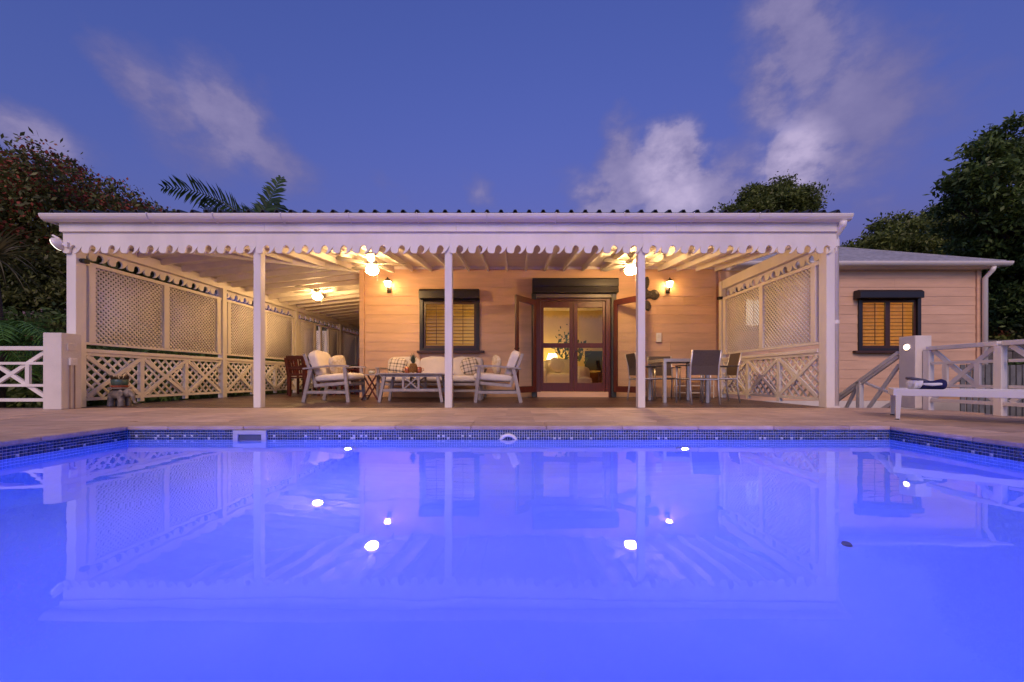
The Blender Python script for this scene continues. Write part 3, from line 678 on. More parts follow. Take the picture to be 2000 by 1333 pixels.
def balustrade_bay(X, ya, yb, label, inward):
    t_ = thing('lattice_balustrade', label, 'balustrade', (X, ya, 0), 0, 'crossed balustrades between the veranda posts')
    L_ = yb - ya; y0, y1 = .056, L_ - .056
    MB().box(-.045, .045, y0, y1, .80, .855).build('handrail', WHITE, t_, bevel=.004)
    MB().box(-.025, .025, y0, y1, .755, .799).build('rail', WHITE, t_); MB().box(-.025, .025, y0, y1, .09, .135).build('rail', WHITE, t_)
    n = 3; w_ = (y1 - y0) / n
    for i in range(n):
        a, b = y0 + i * w_, y0 + (i + 1) * w_
        if i: MB().box(-.028, .028, a - .035, a + .035, .03, .754).build('stile', WHITE, t_, bevel=.003)
        p, q = a + .03, b - .03
        MB().bar((inward * .018, p, .145), (inward * .018, q, .745), .055, .024, up=(1, 0, 0)).build('brace', WHITE, t_)
        MB().bar((inward * .0185, p, .745), (inward * .0185, q, .145), .055, .022, up=(1, 0, 0)).build('brace', WHITE, t_)
    mb = MB(); lattice(mb, y0, y1, .136, .754, -inward * .012, .105, .038, .008); fastbuild(mb, 'lattice_panel', LATT, t_, 'stuff')
    return t_
names = ['left corner post', 'second left post', 'middle of the left side', 'far end of the left side']
labs = ['white lattice screen nearest the pool on the left side', 'white lattice screen on the left side, second from the pool',
        'left lattice screen with a gap and an open gate, third from the pool', 'farthest white lattice screen on the left side, half hidden by the house corner']
labb = ['crossed white balustrade behind the elephant planter', 'crossed white balustrade on the left side, second from the pool', 'crossed white balustrade under the gap in the left screens', 'farthest crossed balustrade on the left side']
for i in range(4):
    screen_bay(XL, SIDE_Y[i] + (.02 if i == 0 else 0), SIDE_Y[i + 1], labs[i], 1, gate=(i == 2))
    balustrade_bay(XL, SIDE_Y[i] + (.02 if i == 0 else 0), SIDE_Y[i + 1], labb[i], 1)
screen_bay(XR - .03, 5.49, 8.20, 'white lattice screen at the right end of the veranda, lit window behind it', -1)
balustrade_bay(XR - .03, 5.49, 8.20, 'crossed white balustrade at the right end of the veranda beside the dining chairs', -1)
# gate leaf standing open in the third bay
gt_ = thing('lattice_gate', 'narrow lattice gate standing open beyond the left screens', 'gate', (XL - .05, 12.75, 0), R(100))
MB().box(-.02, .02, 0, .06, .2, 2.0).box(-.02, .02, .64, .70, .2, 2.0).box(-.02, .02, .06, .64, 1.94, 2.0).box(-.02, .02, .06, .64, .2, .28).build('gate_frame', WHITE, gt_)
mb = MB(); lattice(mb, .06, .64, .28, 1.94, 0, .051, .031, .007); fastbuild(mb, 'lattice_panel', LATT, gt_, 'stuff')
MB().box(-.03, .03, -.075, -.01, -.6, 2.05).build('post', WHITE, gt_)

# ================================================================== lamps
WARM = (1.0, .60, .25)
FANL = EM('fan_light', (1.0, .61, .25), 265)
FANW = M('fan_white', (.26, .23, .19), .5)
def ceiling_fan(x, y, z, ztop, rz, label):
    t_ = thing('ceiling_fan', label, 'ceiling fan', (x, y, z), rz, 'ceiling fans with lit bowls')
    # z is the middle of the light bowl
    MB().lathe([(.0, ztop - z), (.065, ztop - z), (.065, ztop - z - .03), (.03, ztop - z - .075), (.014, ztop - z - .08)], n=20).build('canopy', FANW, t_, smooth=True)
    MB().cyl((0, 0, .19), (0, 0, ztop - z - .07), .012, .012, 10).build('downrod', FANW, t_)
    MB().lathe([(.0, .215), (.04, .215), (.085, .185), (.095, .155), (.095, .115), (.07, .09), (.045, .08), (.045, .05), (.0, .05)], n=24).build('motor', FANW, t_, smooth=True)
    MB().lathe([(.0, -.062), (.05, -.056), (.088, -.032), (.108, .0), (.112, .03), (.10, .048), (.0, .049)], n=24).build('light_bowl', FANL, t_, smooth=True)
    for k_ in range(5):
        a = 2 * math.pi * k_ / 5; c_, s_ = math.cos(a), math.sin(a)
        pl = MB(); pts = [(.16, -.045), (.30, -.062), (.56, -.068), (.60, -.05), (.61, 0), (.60, .05), (.56, .068), (.30, .062), (.16, .045)]
        pl.prism(pts, lambda u, v, tt: (u * c_ - v * s_, u * s_ + v * c_, .135 + tt + v * .18), .008)
        bo = pl.build('blade', FANW, t_)
        MB().bar((.08 * c_, .08 * s_, .125), (.22 * c_, .22 * s_, .130), .03, .008).build('blade_arm', FANW, bo)
    MB().tube([(.085, 0, .04), (.09, 0, -.05), (.09, 0, -.16)], .002, 5).ell((.09, 0, -.17), (.008, .008, .014), 8, 6).build('pull_chain', FANW, t_)
    return t_
ceiling_fan(-2.64, 6.9, 2.365, zfb(6.9) + RH, R(0), 'lit ceiling fan over the lounge chairs at the left front of the veranda')
ceiling_fan(2.07, 6.9, 2.365, zfb(6.9) + RH, R(-10), 'lit ceiling fan beside the dining table, half behind a post')
ceiling_fan(-4.90, 9.30, 2.40, zlb(-4.9) + RH, R(35), 'farther lit ceiling fan in the side wing above the mahogany chairs')

LANT = EM('lantern_glass', (1.0, .58, .20), 62)
def wall_lantern(x, z, label):
    t_ = thing('wall_lantern', label, 'wall lamp', (x, YW - .022, z), 0, 'lit wall lanterns either side of the veranda wall')
    MB().box(-.045, .045, -.022, 0, -.16, -.03).build('back_plate', IRON, t_, bevel=.006)
    MB().tube([(0, -.02, -.11), (0, -.07, -.13), (0, -.115, -.11), (0, -.12, -.07)], .011, 8).build('arm', IRON, t_, smooth=True)
    c_ = (0, -.12, 0)
    MB().lathe([(.0, -.075), (.035, -.07), (.05, -.06), (.0, -.058)], c_, 6).build('base', IRON, t_)
    MB().lathe([(.042, -.057), (.078, .065), (.0, .066)], c_, 6).build('glass', LANT, t_)
    MB().lathe([(.098, .067), (.06, .105), (.025, .125), (.012, .15), (.0, .165)], c_, 6).build('roof', IRON, t_)
    for k_ in range(6):
        a = 2 * math.pi * k_ / 6
        MB().bar((.044 * math.cos(a), -.12 + .044 * math.sin(a), -.06), (.081 * math.cos(a), -.12 + .081 * math.sin(a), .067), .007, .007).build('bar', IRON, t_)
wall_lantern(PX(757, 8.16), 2.435, 'lit lantern on the salmon wall left of the shuttered window')
wall_lantern(PX(1308, 8.16), 2.425, 'lit lantern on the salmon wall right of the open door')

fl = thing('flood_light', 'round white floodlight with a glowing rim on the left roof corner', 'floodlight', (PX(124, 5.36), 5.36, EYE + (738 - 478) / F * 5.36))
MB().cyl((.0, 0, .0), (.06, .0, -.01), .022, .022, 12).box(.035, .075, -.02, .03, -.04, .03).build('bracket', GUTTER, fl)
rot = Matrix.Rotation(R(-20), 4, 'Y') @ Matrix.Rotation(R(25), 4, 'Z')
hd = MB().lathe([(.0, -.05), (.05, -.045), (.085, -.01), (.095, .02), (.088, .028), (.0, .028)], n=24)
hd.v = [tuple(Matrix.Rotation(R(-115), 4, 'Y') @ Matrix.Rotation(R(10), 4, 'X') @ Vector(v) + Vector((-.06, 0, .01))) for v in hd.v]; hd.build('head', GUTTER, fl, smooth=True)
rg = MB().tube([(.084 * math.cos(t_), .084 * math.sin(t_), .028) for t_ in [math.pi * 2 * k / 28 for k in range(29)]], .0055, 8)
rg.v = [tuple(Matrix.Rotation(R(-115), 4, 'Y') @ Matrix.Rotation(R(10), 4, 'X') @ Vector(v) + Vector((-.06, 0, .01))) for v in rg.v]
rg.build('lit_rim', EM('flood_rim', (1, .92, .75), 4), fl, smooth=True)
MB().cyl((-.15, 0, .13), (-.05, 0, .075), .014, .014, 10).build('sensor', GUTTER, fl)

# ================================================================== pillars and railings
def pillar(x0, x1, y0, y1, z1, label):
    t_ = thing('gate_pillar', label, 'pillar', ((x0 + x1) / 2, (y0 + y1) / 2, 0), 0, 'white terrace pillars'); a, b = (x1 - x0) / 2, (y1 - y0) / 2
    MB().box(-a, a, -b, b, 0, z1).build('shaft', WHITE2, t_, bevel=.008); return t_, a, b
pl_, a, b = pillar(-6.385, -6.137, 5.10, 5.34, 1.036, 'white masonry pillar with switch box at the left corner of the veranda')
MB().box(a, a + .012, -.055, .055, .80, .90).build('vent_plate', WHITE2, pl_, bevel=.003)
MB().box(a, a + .03, -.04, .045, .60, .70).build('switch_box', GUTTER, pl_, bevel=.004)
MB().box(a + .03, a + .036, -.02, .02, .64, .685).build('switch_cover', WHITE, pl_, bevel=.002)
for k_ in (-.028, .03): MB().cyl((a + .008, k_, .0), (a + .008, k_, .60), .007, .007, 8).build('conduit', M('conduit_rust', (.42, .28, .20), .6), pl_)
pr_, a, b = pillar(5.57, 5.80, 5.30, 5.53, 1.02, 'white masonry pillar with a small lit lamp at the head of the steps')
MB().cyl((-a, -.01, .865), (-a - .012, -.01, .865), .05, .05, 20).build('step_light_rim', GUTTER, pr_)
MB().cyl((-a - .012, -.01, .865), (-a - .02, -.01, .865), .036, .036, 20).build('step_light', EM('step_lamp', (1, .74, .42), 12), pr_)

RP = [0]
def railing(p0, p1, label, first=True, nxt=1, z0=.10, z1=.86):
    p0, p1 = Vector(p0), Vector(p1); d = p1 - p0; L_ = d.length; ang = math.atan2(d.y, d.x)
    t_ = thing('railing', label, 'railing', (p0.x, p0.y, p0.z), ang, 'white crossed railings of the terrace')
    MB().box(0, L_, -.04, .04, z1 - .055, z1).build('handrail', WHITE, t_, bevel=.005); MB().box(0, L_, -.022, .022, z0, z0 + .045).build('rail', WHITE, t_, bevel=.003)
    w_ = L_ / nxt
    for i in range(nxt):
        a, b = i * w_ + .05, (i + 1) * w_ - .05; ia, ib = a + (b - a) * .24, b - (b - a) * .24; zA, zB = z0 + .045, z1 - .055; ja, jb = zA + (zB - zA) * .27, zB - (zB - zA) * .27
        MB().bar((a, .016, zA), (b, .016, zB), .05, .03, up=(0, 1, 0)).build('brace', WHITE, t_); MB().bar((a, .0165, zB), (b, .0165, zA), .05, .028, up=(0, 1, 0)).build('brace', WHITE, t_)
        for zz in (ja, jb): MB().box(a, b, -.020, .006, zz - .018, zz + .018).build('inner_rail', WHITE, t_)
        for xx in (ia, ib): MB().box(xx - .028, xx + .028, -.022, .008, ja + .019, jb - .019).build('inner_stile', WHITE, t_)
        for xx in ((i * w_, (i + 1) * w_) if first else ((i + 1) * w_,)): MB().box(xx - .038, xx + .038, -.038, .038, -.02, z1 - .056).build('post', WHITE, t_, bevel=.004)
    return t_
railing((-7.55, 5.22, 0), (-6.43, 5.22, 0), 'white crossed railing at the left edge of the terrace beside the pillar')
railing((5.70, 5.25, 0), (5.70, 4.47, 0), 'white crossed railing joining the lamp pillar behind the sun lounger')
railing((5.70, 4.43, 0), (5.70, 3.62, 0), 'white crossed railing at the right picture edge, in front of the garden fence', first=False)
st = thing('stair_railing', 'sloping white railing running down the steps behind the lamp pillar', 'stair railing', (5.62, 5.56, 0))
MB().bar((0, 0, .80), (0, 1.35, -.10), .07, .05).build('handrail', WHITE, st, bevel=.004)
MB().bar((0, .02, .74), (0, 1.3, -.115), .04, .04).build('rail', WHITE, st); MB().bar((0, 0, .12), (0, .75, -.38), .04, .05).build('rail', WHITE, st)
MB().bar((0.02, .03, .15), (.02, .62, .36), .04, .03).build('brace', WHITE, st); MB().bar((.02, .03, .62), (.02, .62, -.20), .03, .045).build('brace', WHITE, st)
MB().box(-.035, .035, .62, .69, -.75, .36).build('post', WHITE, st, bevel=.003)
MB().bar((.02, .70, .32), (.02, 1.2, -.55), .03, .045).build('brace', WHITE, st)
stp = MB()
for k_ in range(4): MB().box(4.75, 5.60, YF + .02 + .28 * k_, YF + .30 + .28 * k_, -.78, -.17 * (k_ + 1)).build('step', TRAV, deck_o)

# garden fence beyond the right railing
fn = thing('garden_fence', 'weathered grey board fence standing in the garden beyond the right railing', 'fence', (8.2, 7.0, -.75))
for k_ in range(42):
    MB().box(k_ * .115, k_ * .115 + .085, 0, .02, 0, 1.42 + random.uniform(-.02, .02)).build('board', M('fence_grey', (.20, .20, .19), .8, .2, 6) if k_ == 0 else bpy.data.materials['fence_grey'], fn)
for zz in (.3, 1.1): MB().box(-.05, 4.9, .021, .06, zz, zz + .08).build('rail', bpy.data.materials['fence_grey'], fn)
wl = thing('garden_wall', 'low rough stone wall in the dark beyond the annex corner', 'wall', (10.8, 10.5, -.75))
for r_ in range(7):
    x = -.2 * (r_ % 2)
    while x < 7:
        wd = random.uniform(.35, .6); MB().box(x, x + wd - .015, 0, .3 + random.uniform(-.02, .02), r_ * .32, r_ * .32 + .305).build('stone', M('wall_stone', (.16, .14, .125), .9, .3, 5, .6, 12, objvar=.3) if 'wall_stone' not in bpy.data.materials else bpy.data.materials['wall_stone'], wl, bevel=.02); x += wd

# ================================================================== furniture
def cushion(mb, c, r, rot=None, e=.35, e2=.55, n=34, m=18):
    o0 = len(mb.v); mb.ell(c, r, n, m, e, e2, rot); ph = random.uniform(0, 6)
    for i in range(o0, len(mb.v)):
        x, y, z = mb.v[i]; k_ = .006 * (math.sin(14 * x + ph) + math.sin(17 * y + 2 * ph) + .7 * math.sin(31 * x - 23 * y + ph) + .6 * math.sin(40 * z + ph))
        dx, dy, dz = x - c[0], y - c[1], z - c[2]; l_ = max(1e-4, math.sqrt(dx * dx + dy * dy + dz * dz)); mb.v[i] = (x + dx / l_ * k_, y + dy / l_ * k_, z + dz / l_ * k_)
    return mb
def lounge_chair(label, loc, rz):
    t_ = thing('lounge_chair', label, 'armchair', loc, rz, 'grey wooden lounge chairs with cream cushions')   # faces +X, origin between the feet
    W = .35
    for s in (-1, 1):
        y_ = s * W
        MB().bar((.38, y_, 0), (.315, y_, .61), .042, .058, up=(1, 0, 0)).build('leg', GREYWOOD, t_, bevel=.005)
        MB().bar((-.40, y_, 0), (-.27, y_, .585), .042, .062, up=(1, 0, 0)).build('leg', GREYWOOD, t_, bevel=.005)
        MB().bar((-.355, y_, .175), (.355, y_, .175), .03, .05).build('stretcher', GREYWOOD, t_, bevel=.004)
        arm = MB(); pts = [(-.40, .585), (-.2, .603), (.0, .625), (.2, .636), (.40, .63)]
        for (u0, v0), (u1, v1) in zip(pts[:-1], pts[1:]): arm.bar((u0, y_, v0), (u1 + .002, y_, v1), .075, .026)
        arm.build('armrest', GREYWOOD, t_)
        MB().bar((-.24, s * (W - .05), .285), (.40, s * (W - .05), .345), .03, .055).build('seat_rail', GREYWOOD, t_, bevel=.004)
        MB().bar((-.22, s * (W - .07), .30), (-.43, s * (W - .07), .845), .03, .05, up=(1, 0, 0)).build('back_post', GREYWOOD, t_, bevel=.004)
    for k_ in range(4):
        f_ = .2 + k_ * .22; MB().box(-.22 - .21 * f_ - .01, -.22 - .21 * f_ + .012, -W + .085, W - .085, .30 + .545 * f_ - .03, .30 + .545 * f_ + .03).build('back_slat', GREYWOOD, t_)
    MB().box(.36, .40, -W + .07, W - .07, .29, .345).build('front_rail', GREYWOOD, t_)
    cu = MB(); cushion(cu, (.08, 0, .43), (.36, .31, .075), Matrix.Rotation(R(-4), 3, 'Y')); cu.build('seat_cushion', CREAM, t_, smooth=True)
    bc = MB(); cushion(bc, (-.245, 0, .675), (.085, .30, .25), Matrix.Rotation(R(-20), 3, 'Y')); bc.build('back_cushion', CREAM, t_, smooth=True)
    return t_
ch1 = lounge_chair('cream cushioned lounge chair facing right beside the coffee table', (-3.31, 6.93, 0), 0)
ch2 = dup(ch1, 'cream cushioned lounge chair facing left, in front of the open door', (-.335, 6.86, 0), R(180))
def pillow(label, loc, rot, mat, r=(.20, .075, .19), name='throw_pillow'):
    mb = MB(); n, m = 30, 16; cushion(mb, (0, 0, 0), r, None, .45, .8, n, m)
    # pinch towards pointed corners
    vs = []
    for v in mb.v:
        u, q = abs(v[0]) / r[0], abs(v[2]) / r[2]; k_ = 1 + .10 * (u * q) ; edge = max(u, q)
        vs.append((v[0] * k_, v[1] * (1 - .55 * edge ** 4), v[2] * k_))
    mb.v = vs
    o = mb.build(name, mat, None, smooth=True); o.location = loc; o.rotation_euler = rot
    return tag(o, label, 'pillow', 'loose pillows on the lounge seats')
PLAID = bpy.data.materials.new('plaid_cloth'); PLAID.use_nodes = True; t = PLAID.node_tree; b_ = t.nodes['Principled BSDF']; b_.inputs['Roughness'].default_value = .9
tcn = t.nodes.new('ShaderNodeTexCoord'); sp = t.nodes.new('ShaderNodeSeparateXYZ'); t.links.new(tcn.outputs['Object'], sp.inputs[0])
def stripes(sock, period, duty, off=0.0):
    a = t.nodes.new('ShaderNodeMath'); a.operation = 'MULTIPLY_ADD'; a.inputs[1].default_value = 1 / period; a.inputs[2].default_value = 10 + off; t.links.new(sock, a.inputs[0])
    f_ = t.nodes.new('ShaderNodeMath'); f_.operation = 'FRACT'; t.links.new(a.outputs[0], f_.inputs[0])
    c_ = t.nodes.new('ShaderNodeMath'); c_.operation = 'LESS_THAN'; c_.inputs[1].default_value = duty; t.links.new(f_.outputs[0], c_.inputs[0]); return c_.outputs[0]
def addm(a, b, op='ADD', k_=None):
    n = t.nodes.new('ShaderNodeMath'); n.operation = op; t.links.new(a, n.inputs[0])
    if k_ is None: t.links.new(b, n.inputs[1])
    else: n.inputs[1].default_value = k_
    return n.outputs[0]
s1 = addm(stripes(sp.outputs[0], .14, .16), stripes(sp.outputs[2], .14, .16)); s2 = addm(stripes(sp.outputs[0], .14, .10, .4), stripes(sp.outputs[2], .14, .10, .4))
s3 = addm(stripes(sp.outputs[0], .07, .12, .7), stripes(sp.outputs[2], .07, .12, .7))
tot = addm(addm(addm(s1, None, 'MULTIPLY', .55), addm(s2, None, 'MULTIPLY', .35)), addm(s3, None, 'MULTIPLY', .15))
mx = t.nodes.new('ShaderNodeMix'); mx.data_type = 'RGBA'; mx.inputs[6].default_value = (.66, .56, .42, 1); mx.inputs[7].default_value = (.035, .025, .02, 1)
cl = t.nodes.new('ShaderNodeClamp'); t.links.new(tot, cl.inputs[0]); t.links.new(cl.outputs[0], mx.inputs[0]); t.links.new(mx.outputs[2], b_.inputs['Base Color'])
FLORAL = M('floral_cloth', (.68, .60, .48), .9, .2, 22, .3, 200, col2=(.45, .33, .16))
pillow('cream patterned pillow on the left lounge chair', (-3.30, 6.98, .66), (R(0), R(-18), R(72)), FLORAL, (.19, .07, .18))
pillow('cream patterned pillow on the right lounge chair', (-.37, 6.84, .66), (R(0), R(14), R(-75)), FLORAL, (.19, .07, .18))
pillow('plaid pillow at the left end of the sofa, behind the pineapple', (PX(777, 7.66), 7.66, .68), (R(-18), R(6), R(-8)), PLAID, (.19, .07, .165))
pillow('plaid pillow at the right end of the sofa, behind a veranda post', (PX(917, 7.66), 7.66, .665), (R(-18), R(-12), R(14)), PLAID, (.18, .07, .165))
# sofa
sf = thing('sofa', 'long cream cushioned sofa with grey wooden frame under the shuttered window', 'sofa', (-1.70, 7.75, 0))
SW = 1.02
for s in (-1, 1):
    MB().bar((s * SW, -.36, 0), (s * SW, -.32, .61), .045, .058, up=(0, 1, 0)).build('leg', GREYWOOD, sf, bevel=.004); MB().bar((s * SW, .40, 0), (s * SW, .30, .60), .045, .058, up=(0, 1, 0)).build('leg', GREYWOOD, sf, bevel=.004)
    MB().box(s * SW - .038, s * SW + .038, -.39, .38, .605, .632).build('armrest', GREYWOOD, sf, bevel=.006); MB().box(s * SW - .015, s * SW + .015, -.34, .37, .15, .20).build('stretcher', GREYWOOD, sf)
MB().box(-SW + .025, SW - .025, -.36, -.33, .275, .325).build('front_rail', GREYWOOD, sf, bevel=.003); MB().box(-SW + .025, SW - .025, .28, .31, .275, .60).build('back_rail', GREYWOOD, sf)
MB().box(-SW + .025, SW - .025, -.345, -.315, .15, .195).build('stretcher', GREYWOOD, sf)
for i in range(3):
    w_ = (2 * SW - .06) / 3; xc = -SW + .03 + w_ * (i + .5)
    c_ = MB(); cushion(c_, (xc, -.06, .405), (w_ / 2 + .006, .34, .075)); c_.build('seat_cushion', CREAM, sf, smooth=True)
    c_ = MB(); cushion(c_, (xc, .20, .655), (w_ / 2 + .004, .085, .215), Matrix.Rotation(R(-12), 3, 'X')); c_.build('back_cushion', CREAM, sf, smooth=True)
# coffee table
ct = thing('coffee_table', 'long grey wooden coffee table with crossed end brace holding a pineapple', 'coffee table', (-1.845, 6.83, 0))
for k_ in range(6): MB().box(-.60, .60, -.30 + k_ * .101, -.30 + k_ * .101 + .096, .485, .51).build('top_plank', GREYWOOD, ct, bevel=.004)
MB().box(-.53, .53, -.25, .25, .44, .484).build('apron', GREYWOOD, ct)
for sx in (-1, 1):
    for sy_ in (-1, 1): MB().bar((sx * .545, sy_ * .26, 0), (sx * .455, sy_ * .235, .484), .05, .05).build('leg', GREYWOOD, ct, bevel=.005)
for sy_ in (-1, 1):
    MB().box(-.49, .49, sy_ * .247 - .015, sy_ * .247 + .015, .19, .235).build('stretcher', GREYWOOD, ct)
    for xx in (-.135, .135): MB().box(xx - .018, xx + .018, sy_ * .247 - .014, sy_ * .247 + .014, .236, .44).build('stile', GREYWOOD, ct)
    MB().bar((-.115, sy_ * .247, .24), (.115, sy_ * .247, .436), .022, .02, up=(0, 1, 0)).build('brace', GREYWOOD, ct); MB().bar((-.115, sy_ * .2475, .436), (.115, sy_ * .2475, .24), .022, .018, up=(0, 1, 0)).build('brace', GREYWOOD, ct)
# pineapple in copper vase with mugs
def pineapple(x, y, z):
    t_ = thing('pineapple', 'ripe pineapple with green crown among copper mugs on the coffee table', 'pineapple', (x, y, z))
    body = MB(); n, m = 18, 12
    for i in range(m):
        for k_ in range(n // 2):
            zz = .02 + .14 * i / (m - 1); th = 2 * math.pi * (k_ + .5 * (i % 2)) / (n // 2); r_ = .058 * math.sqrt(max(.05, 1 - ((zz - .085) / .10) ** 2))
            body.ell((r_ * math.cos(th), r_ * math.sin(th), zz), (.019, .019, .012), 7, 5)
    body.ell((0, 0, .085), (.056, .056, .085)); body.build('fruit', PINE, t_, kind='stuff')
    lv = MB()
    for i in range(46):
        a = i * 2.4; f_ = i / 46; tilt = .95 - .8 * f_; ln = .10 + .09 * f_
        d = Vector((math.cos(a) * math.sin(tilt), math.sin(a) * math.sin(tilt), math.cos(tilt))); r_ = d.cross(Vector((0, 0, 1))).normalized() * .010
        p0 = Vector((0, 0, .155 + .02 * f_)); p1 = p0 + d * ln * .55 + Vector((0, 0, .01)); p2 = p0 + d * ln + Vector((0, 0, .012))
        lv.add([p0 - r_, p0 + r_, p1 + r_ * .8, p1 - r_ * .8, p2], [(0, 1, 2, 3), (3, 2, 4)])
    lv.build('crown', PINEL, t_, kind='stuff')
pineapple(PX(807, 6.72), 6.72, .512)
for px, yy, rr, lab in ((796, 6.80, .052, 'copper mug left of the pineapple'), (818, 6.79, .056, 'copper mug right of the pineapple')):
    mg = thing('copper_mug', lab, 'mug', (PX(px, yy), yy, .512), 0, 'copper mugs on the coffee table')
    MB().lathe([(.0, .0), (rr * .8, .0), (rr, .03), (rr, .075), (rr * .85, .11), (rr * .80, .11), (rr * .92, .07), (rr * .9, .02), (.0, .01)], n=20).build('cup', COPPER, mg, smooth=True)
    sg = 1 if px > 807 else -1
    MB().tube([(sg * rr * .9, 0, .09), (sg * (rr + .03), 0, .085), (sg * (rr + .035), 0, .05), (sg * rr * .95, 0, .03)], .006, 6).build('handle', COPPER, mg, smooth=True)
# side table + jar
sdt = thing('side_table', 'small folding side table with crossed legs between chair and coffee table', 'side table', (PX(727, 7.35), 7.35, 0))
for k_ in range(4): MB().box(-.18, .18, -.17 + k_ * .087, -.17 + k_ * .087 + .08, .475, .495).build('top_plank', GREYWOOD, sdt)
for s in (-1, 1):
    MB().bar((-.15, s * .14, 0), (.13, s * .14, .475), .022, .03, up=(0, 1, 0)).build('leg', MAHOG, sdt); MB().bar((.15, s * .118, 0), (-.13, s * .118, .475), .022, .03, up=(0, 1, 0)).build('leg', MAHOG, sdt)
MB().cyl((-.10, -.14, .08), (-.10, .14, .08), .009, .009, 8).build('stretcher', MAHOG, sdt)
jr = thing('glass_jar', 'round clear glass jar on the small side table', 'jar', (PX(726, 7.33), 7.33, .4955))
MB().lathe([(.0, .002), (.05, .002), (.065, .03), (.066, .07), (.05, .10), (.047, .10), (.062, .07), (.061, .03), (.047, .008), (.0, .008)], n=20).build('vessel', JAR, jr, smooth=True)
MB().lathe([(.0, .01), (.044, .01), (.056, .03), (.057, .055), (.0, .06)], n=20).build('candle', M('candle_wax', (.75, .70, .62), .6), jr, smooth=True)

# dining table and chairs
dt = thing('dining_table', 'aluminium dining table with dark slatted top at the right of the veranda', 'dining table', (2.89, 6.86, 0))
for sx in (-1, 1):
    for sy_ in (-1, 1): MB().box(sx * .365 - .026, sx * .365 + .026, sy_ * .37 - .026, sy_ * .37 + .026, 0, .70).build('leg', ALU, dt, bevel=.003)
MB().box(-.39, .39, -.396, -.344, .70, .755).box(-.39, .39, .344, .396, .70, .755).box(-.39, -.338, -.344, .344, .70, .755).box(.338, .39, -.344, .344, .70, .755).build('frame', ALU, dt)
for k_ in range(6): MB().box(-.336, .336, -.342 + k_ * .1145, -.342 + k_ * .1145 + .108, .738, .758).build('top_slat', DARKTOP, dt)
def dining_chair(label, loc, rz):
    t_ = thing('dining_chair', label, 'dining chair', loc, rz, 'brown mesh dining chairs around the aluminium table')   # faces +Y
    for s in (-1, 1):
        x = s * .235
        MB().tube([(x, -.26, 0), (x, -.225, .25), (x, -.215, .42), (x, -.235, .62), (x, -.29, .87)], .0145, 10).build('leg', ALU, t_, smooth=True)
        MB().tube([(x, .235, 0), (x, .225, .30), (x, .22, .62)], .0145, 10).build('leg', ALU, t_, smooth=True)
        MB().box(x - .022, x + .022, -.235, .245, .622, .640).build('armrest', M('arm_dark', (.04, .03, .025), .5) if 'arm_dark' not in bpy.data.materials else bpy.data.materials['arm_dark'], t_, bevel=.004)
        MB().cyl((x, -.215, .405), (x, .225, .415), .013, .013, 10).build('side_rail', ALU, t_)
    for y_, zz in ((-.22, .40), (.215, .405)): MB().cyl((-.235, y_, zz), (.235, y_, zz), .013, .013, 10).build('cross_rail', ALU, t_)
    MB().box(-.222, .222, -.20, .235, .416, .426).build('seat', MESHB, t_)
    bk = MB(); pts = [(-.222, .47), (-.232, .62), (-.265, .75), (-.292, .865)]
    for (y0_, z0_), (y1_, z1_) in zip(pts[:-1], pts[1:]): bk.bar((0, y0_, z0_), (0, y1_, z1_ + .002), .452, .010, up=(0, 1, 0))
    bk.build('backrest', MESHB, t_); return t_
dc = dining_chair('brown mesh dining chair turned away from the pool, nearest the terrace', (2.99, 6.30, 0), R(4))
dup(dc, 'brown mesh dining chair at the right side of the aluminium table', (3.66, 6.88, 0), R(82))
dup(dc, 'brown mesh dining chair left of the aluminium table, mostly hidden by a post', (2.36, 6.95, 0), R(-86))
dup(dc, 'brown mesh dining chair behind the aluminium table against the wall', (2.92, 7.55, 0), R(176))
rk = thing('plate_rack', 'low white wire shelf against the wall behind the dining chairs', 'shelf', (3.78, 8.10, 0))
for x in (-.36, .36):
    for y_ in (-.12, .12): MB().cyl((x, y_, 0), (x, y_, .42), .011, .011, 8).build('leg', WHITE, rk)
for zz in (.10, .25, .41): MB().box(-.36, .36, -.12, .12, zz, zz + .014).build('shelf_board', WHITE, rk)

# mahogany set in the side wing
def mahogany_chair(label, loc, rz):
    t_ = thing('mahogany_chair', label, 'chair', loc, rz, 'mahogany chairs in the side wing')     # faces +Y
    for s in (-1, 1):
        MB().bar((s * .21, -.21, 0), (s * .21, -.21, .44), .045, .045).build('leg', MAHOG, t_); MB().bar((s * .21, .21, 0), (s * .21, .21, .62), .045, .045).build('leg', MAHOG, t_)
        MB().bar((s * .21, -.21, .44), (s * .21, -.29, .93), .04, .045, up=(1, 0, 0)).build('back_post', MAHOG, t_); MB().box(s * .21 - .03, s * .21 + .03, -.24, .25, .62, .645).build('armrest', MAHOG, t_)
    MB().box(-.235, .235, -.235, .24, .41, .45).build('seat', MAHOG, t_, bevel=.006)
    for k_, (zz, h_) in enumerate(((.89, .085), (.66, .07), (.50, .055))): yy_ = -.21 - .08 * (zz - .44) / .49; MB().box(-.19, .19, yy_ - .012, yy_ + .012, zz - h_ / 2, zz + h_ / 2).build('back_rail', MAHOG, t_)
    for k_ in range(6): x = -.16 + .064 * k_; MB().bar((x, -.222, .52), (x, -.282, .86), .028, .014, up=(0, 1, 0)).build('back_slat', MAHOG, t_)
    return t_
mc = mahogany_chair('slat backed mahogany chair behind the left lounge chair', (-5.02, 8.95, 0), R(-12))
dup(mc, 'mahogany chair to the left of the table in the side wing, against the lattice', (-5.55, 9.75, 0), R(-90))
dup(mc, 'mahogany chair to the right of the table in the side wing, near the house corner', (-4.18, 9.75, 0), R(80))
dup(mc, 'mahogany chair at the far end of the table in the side wing', (-4.60, 11.15, 0), R(170))
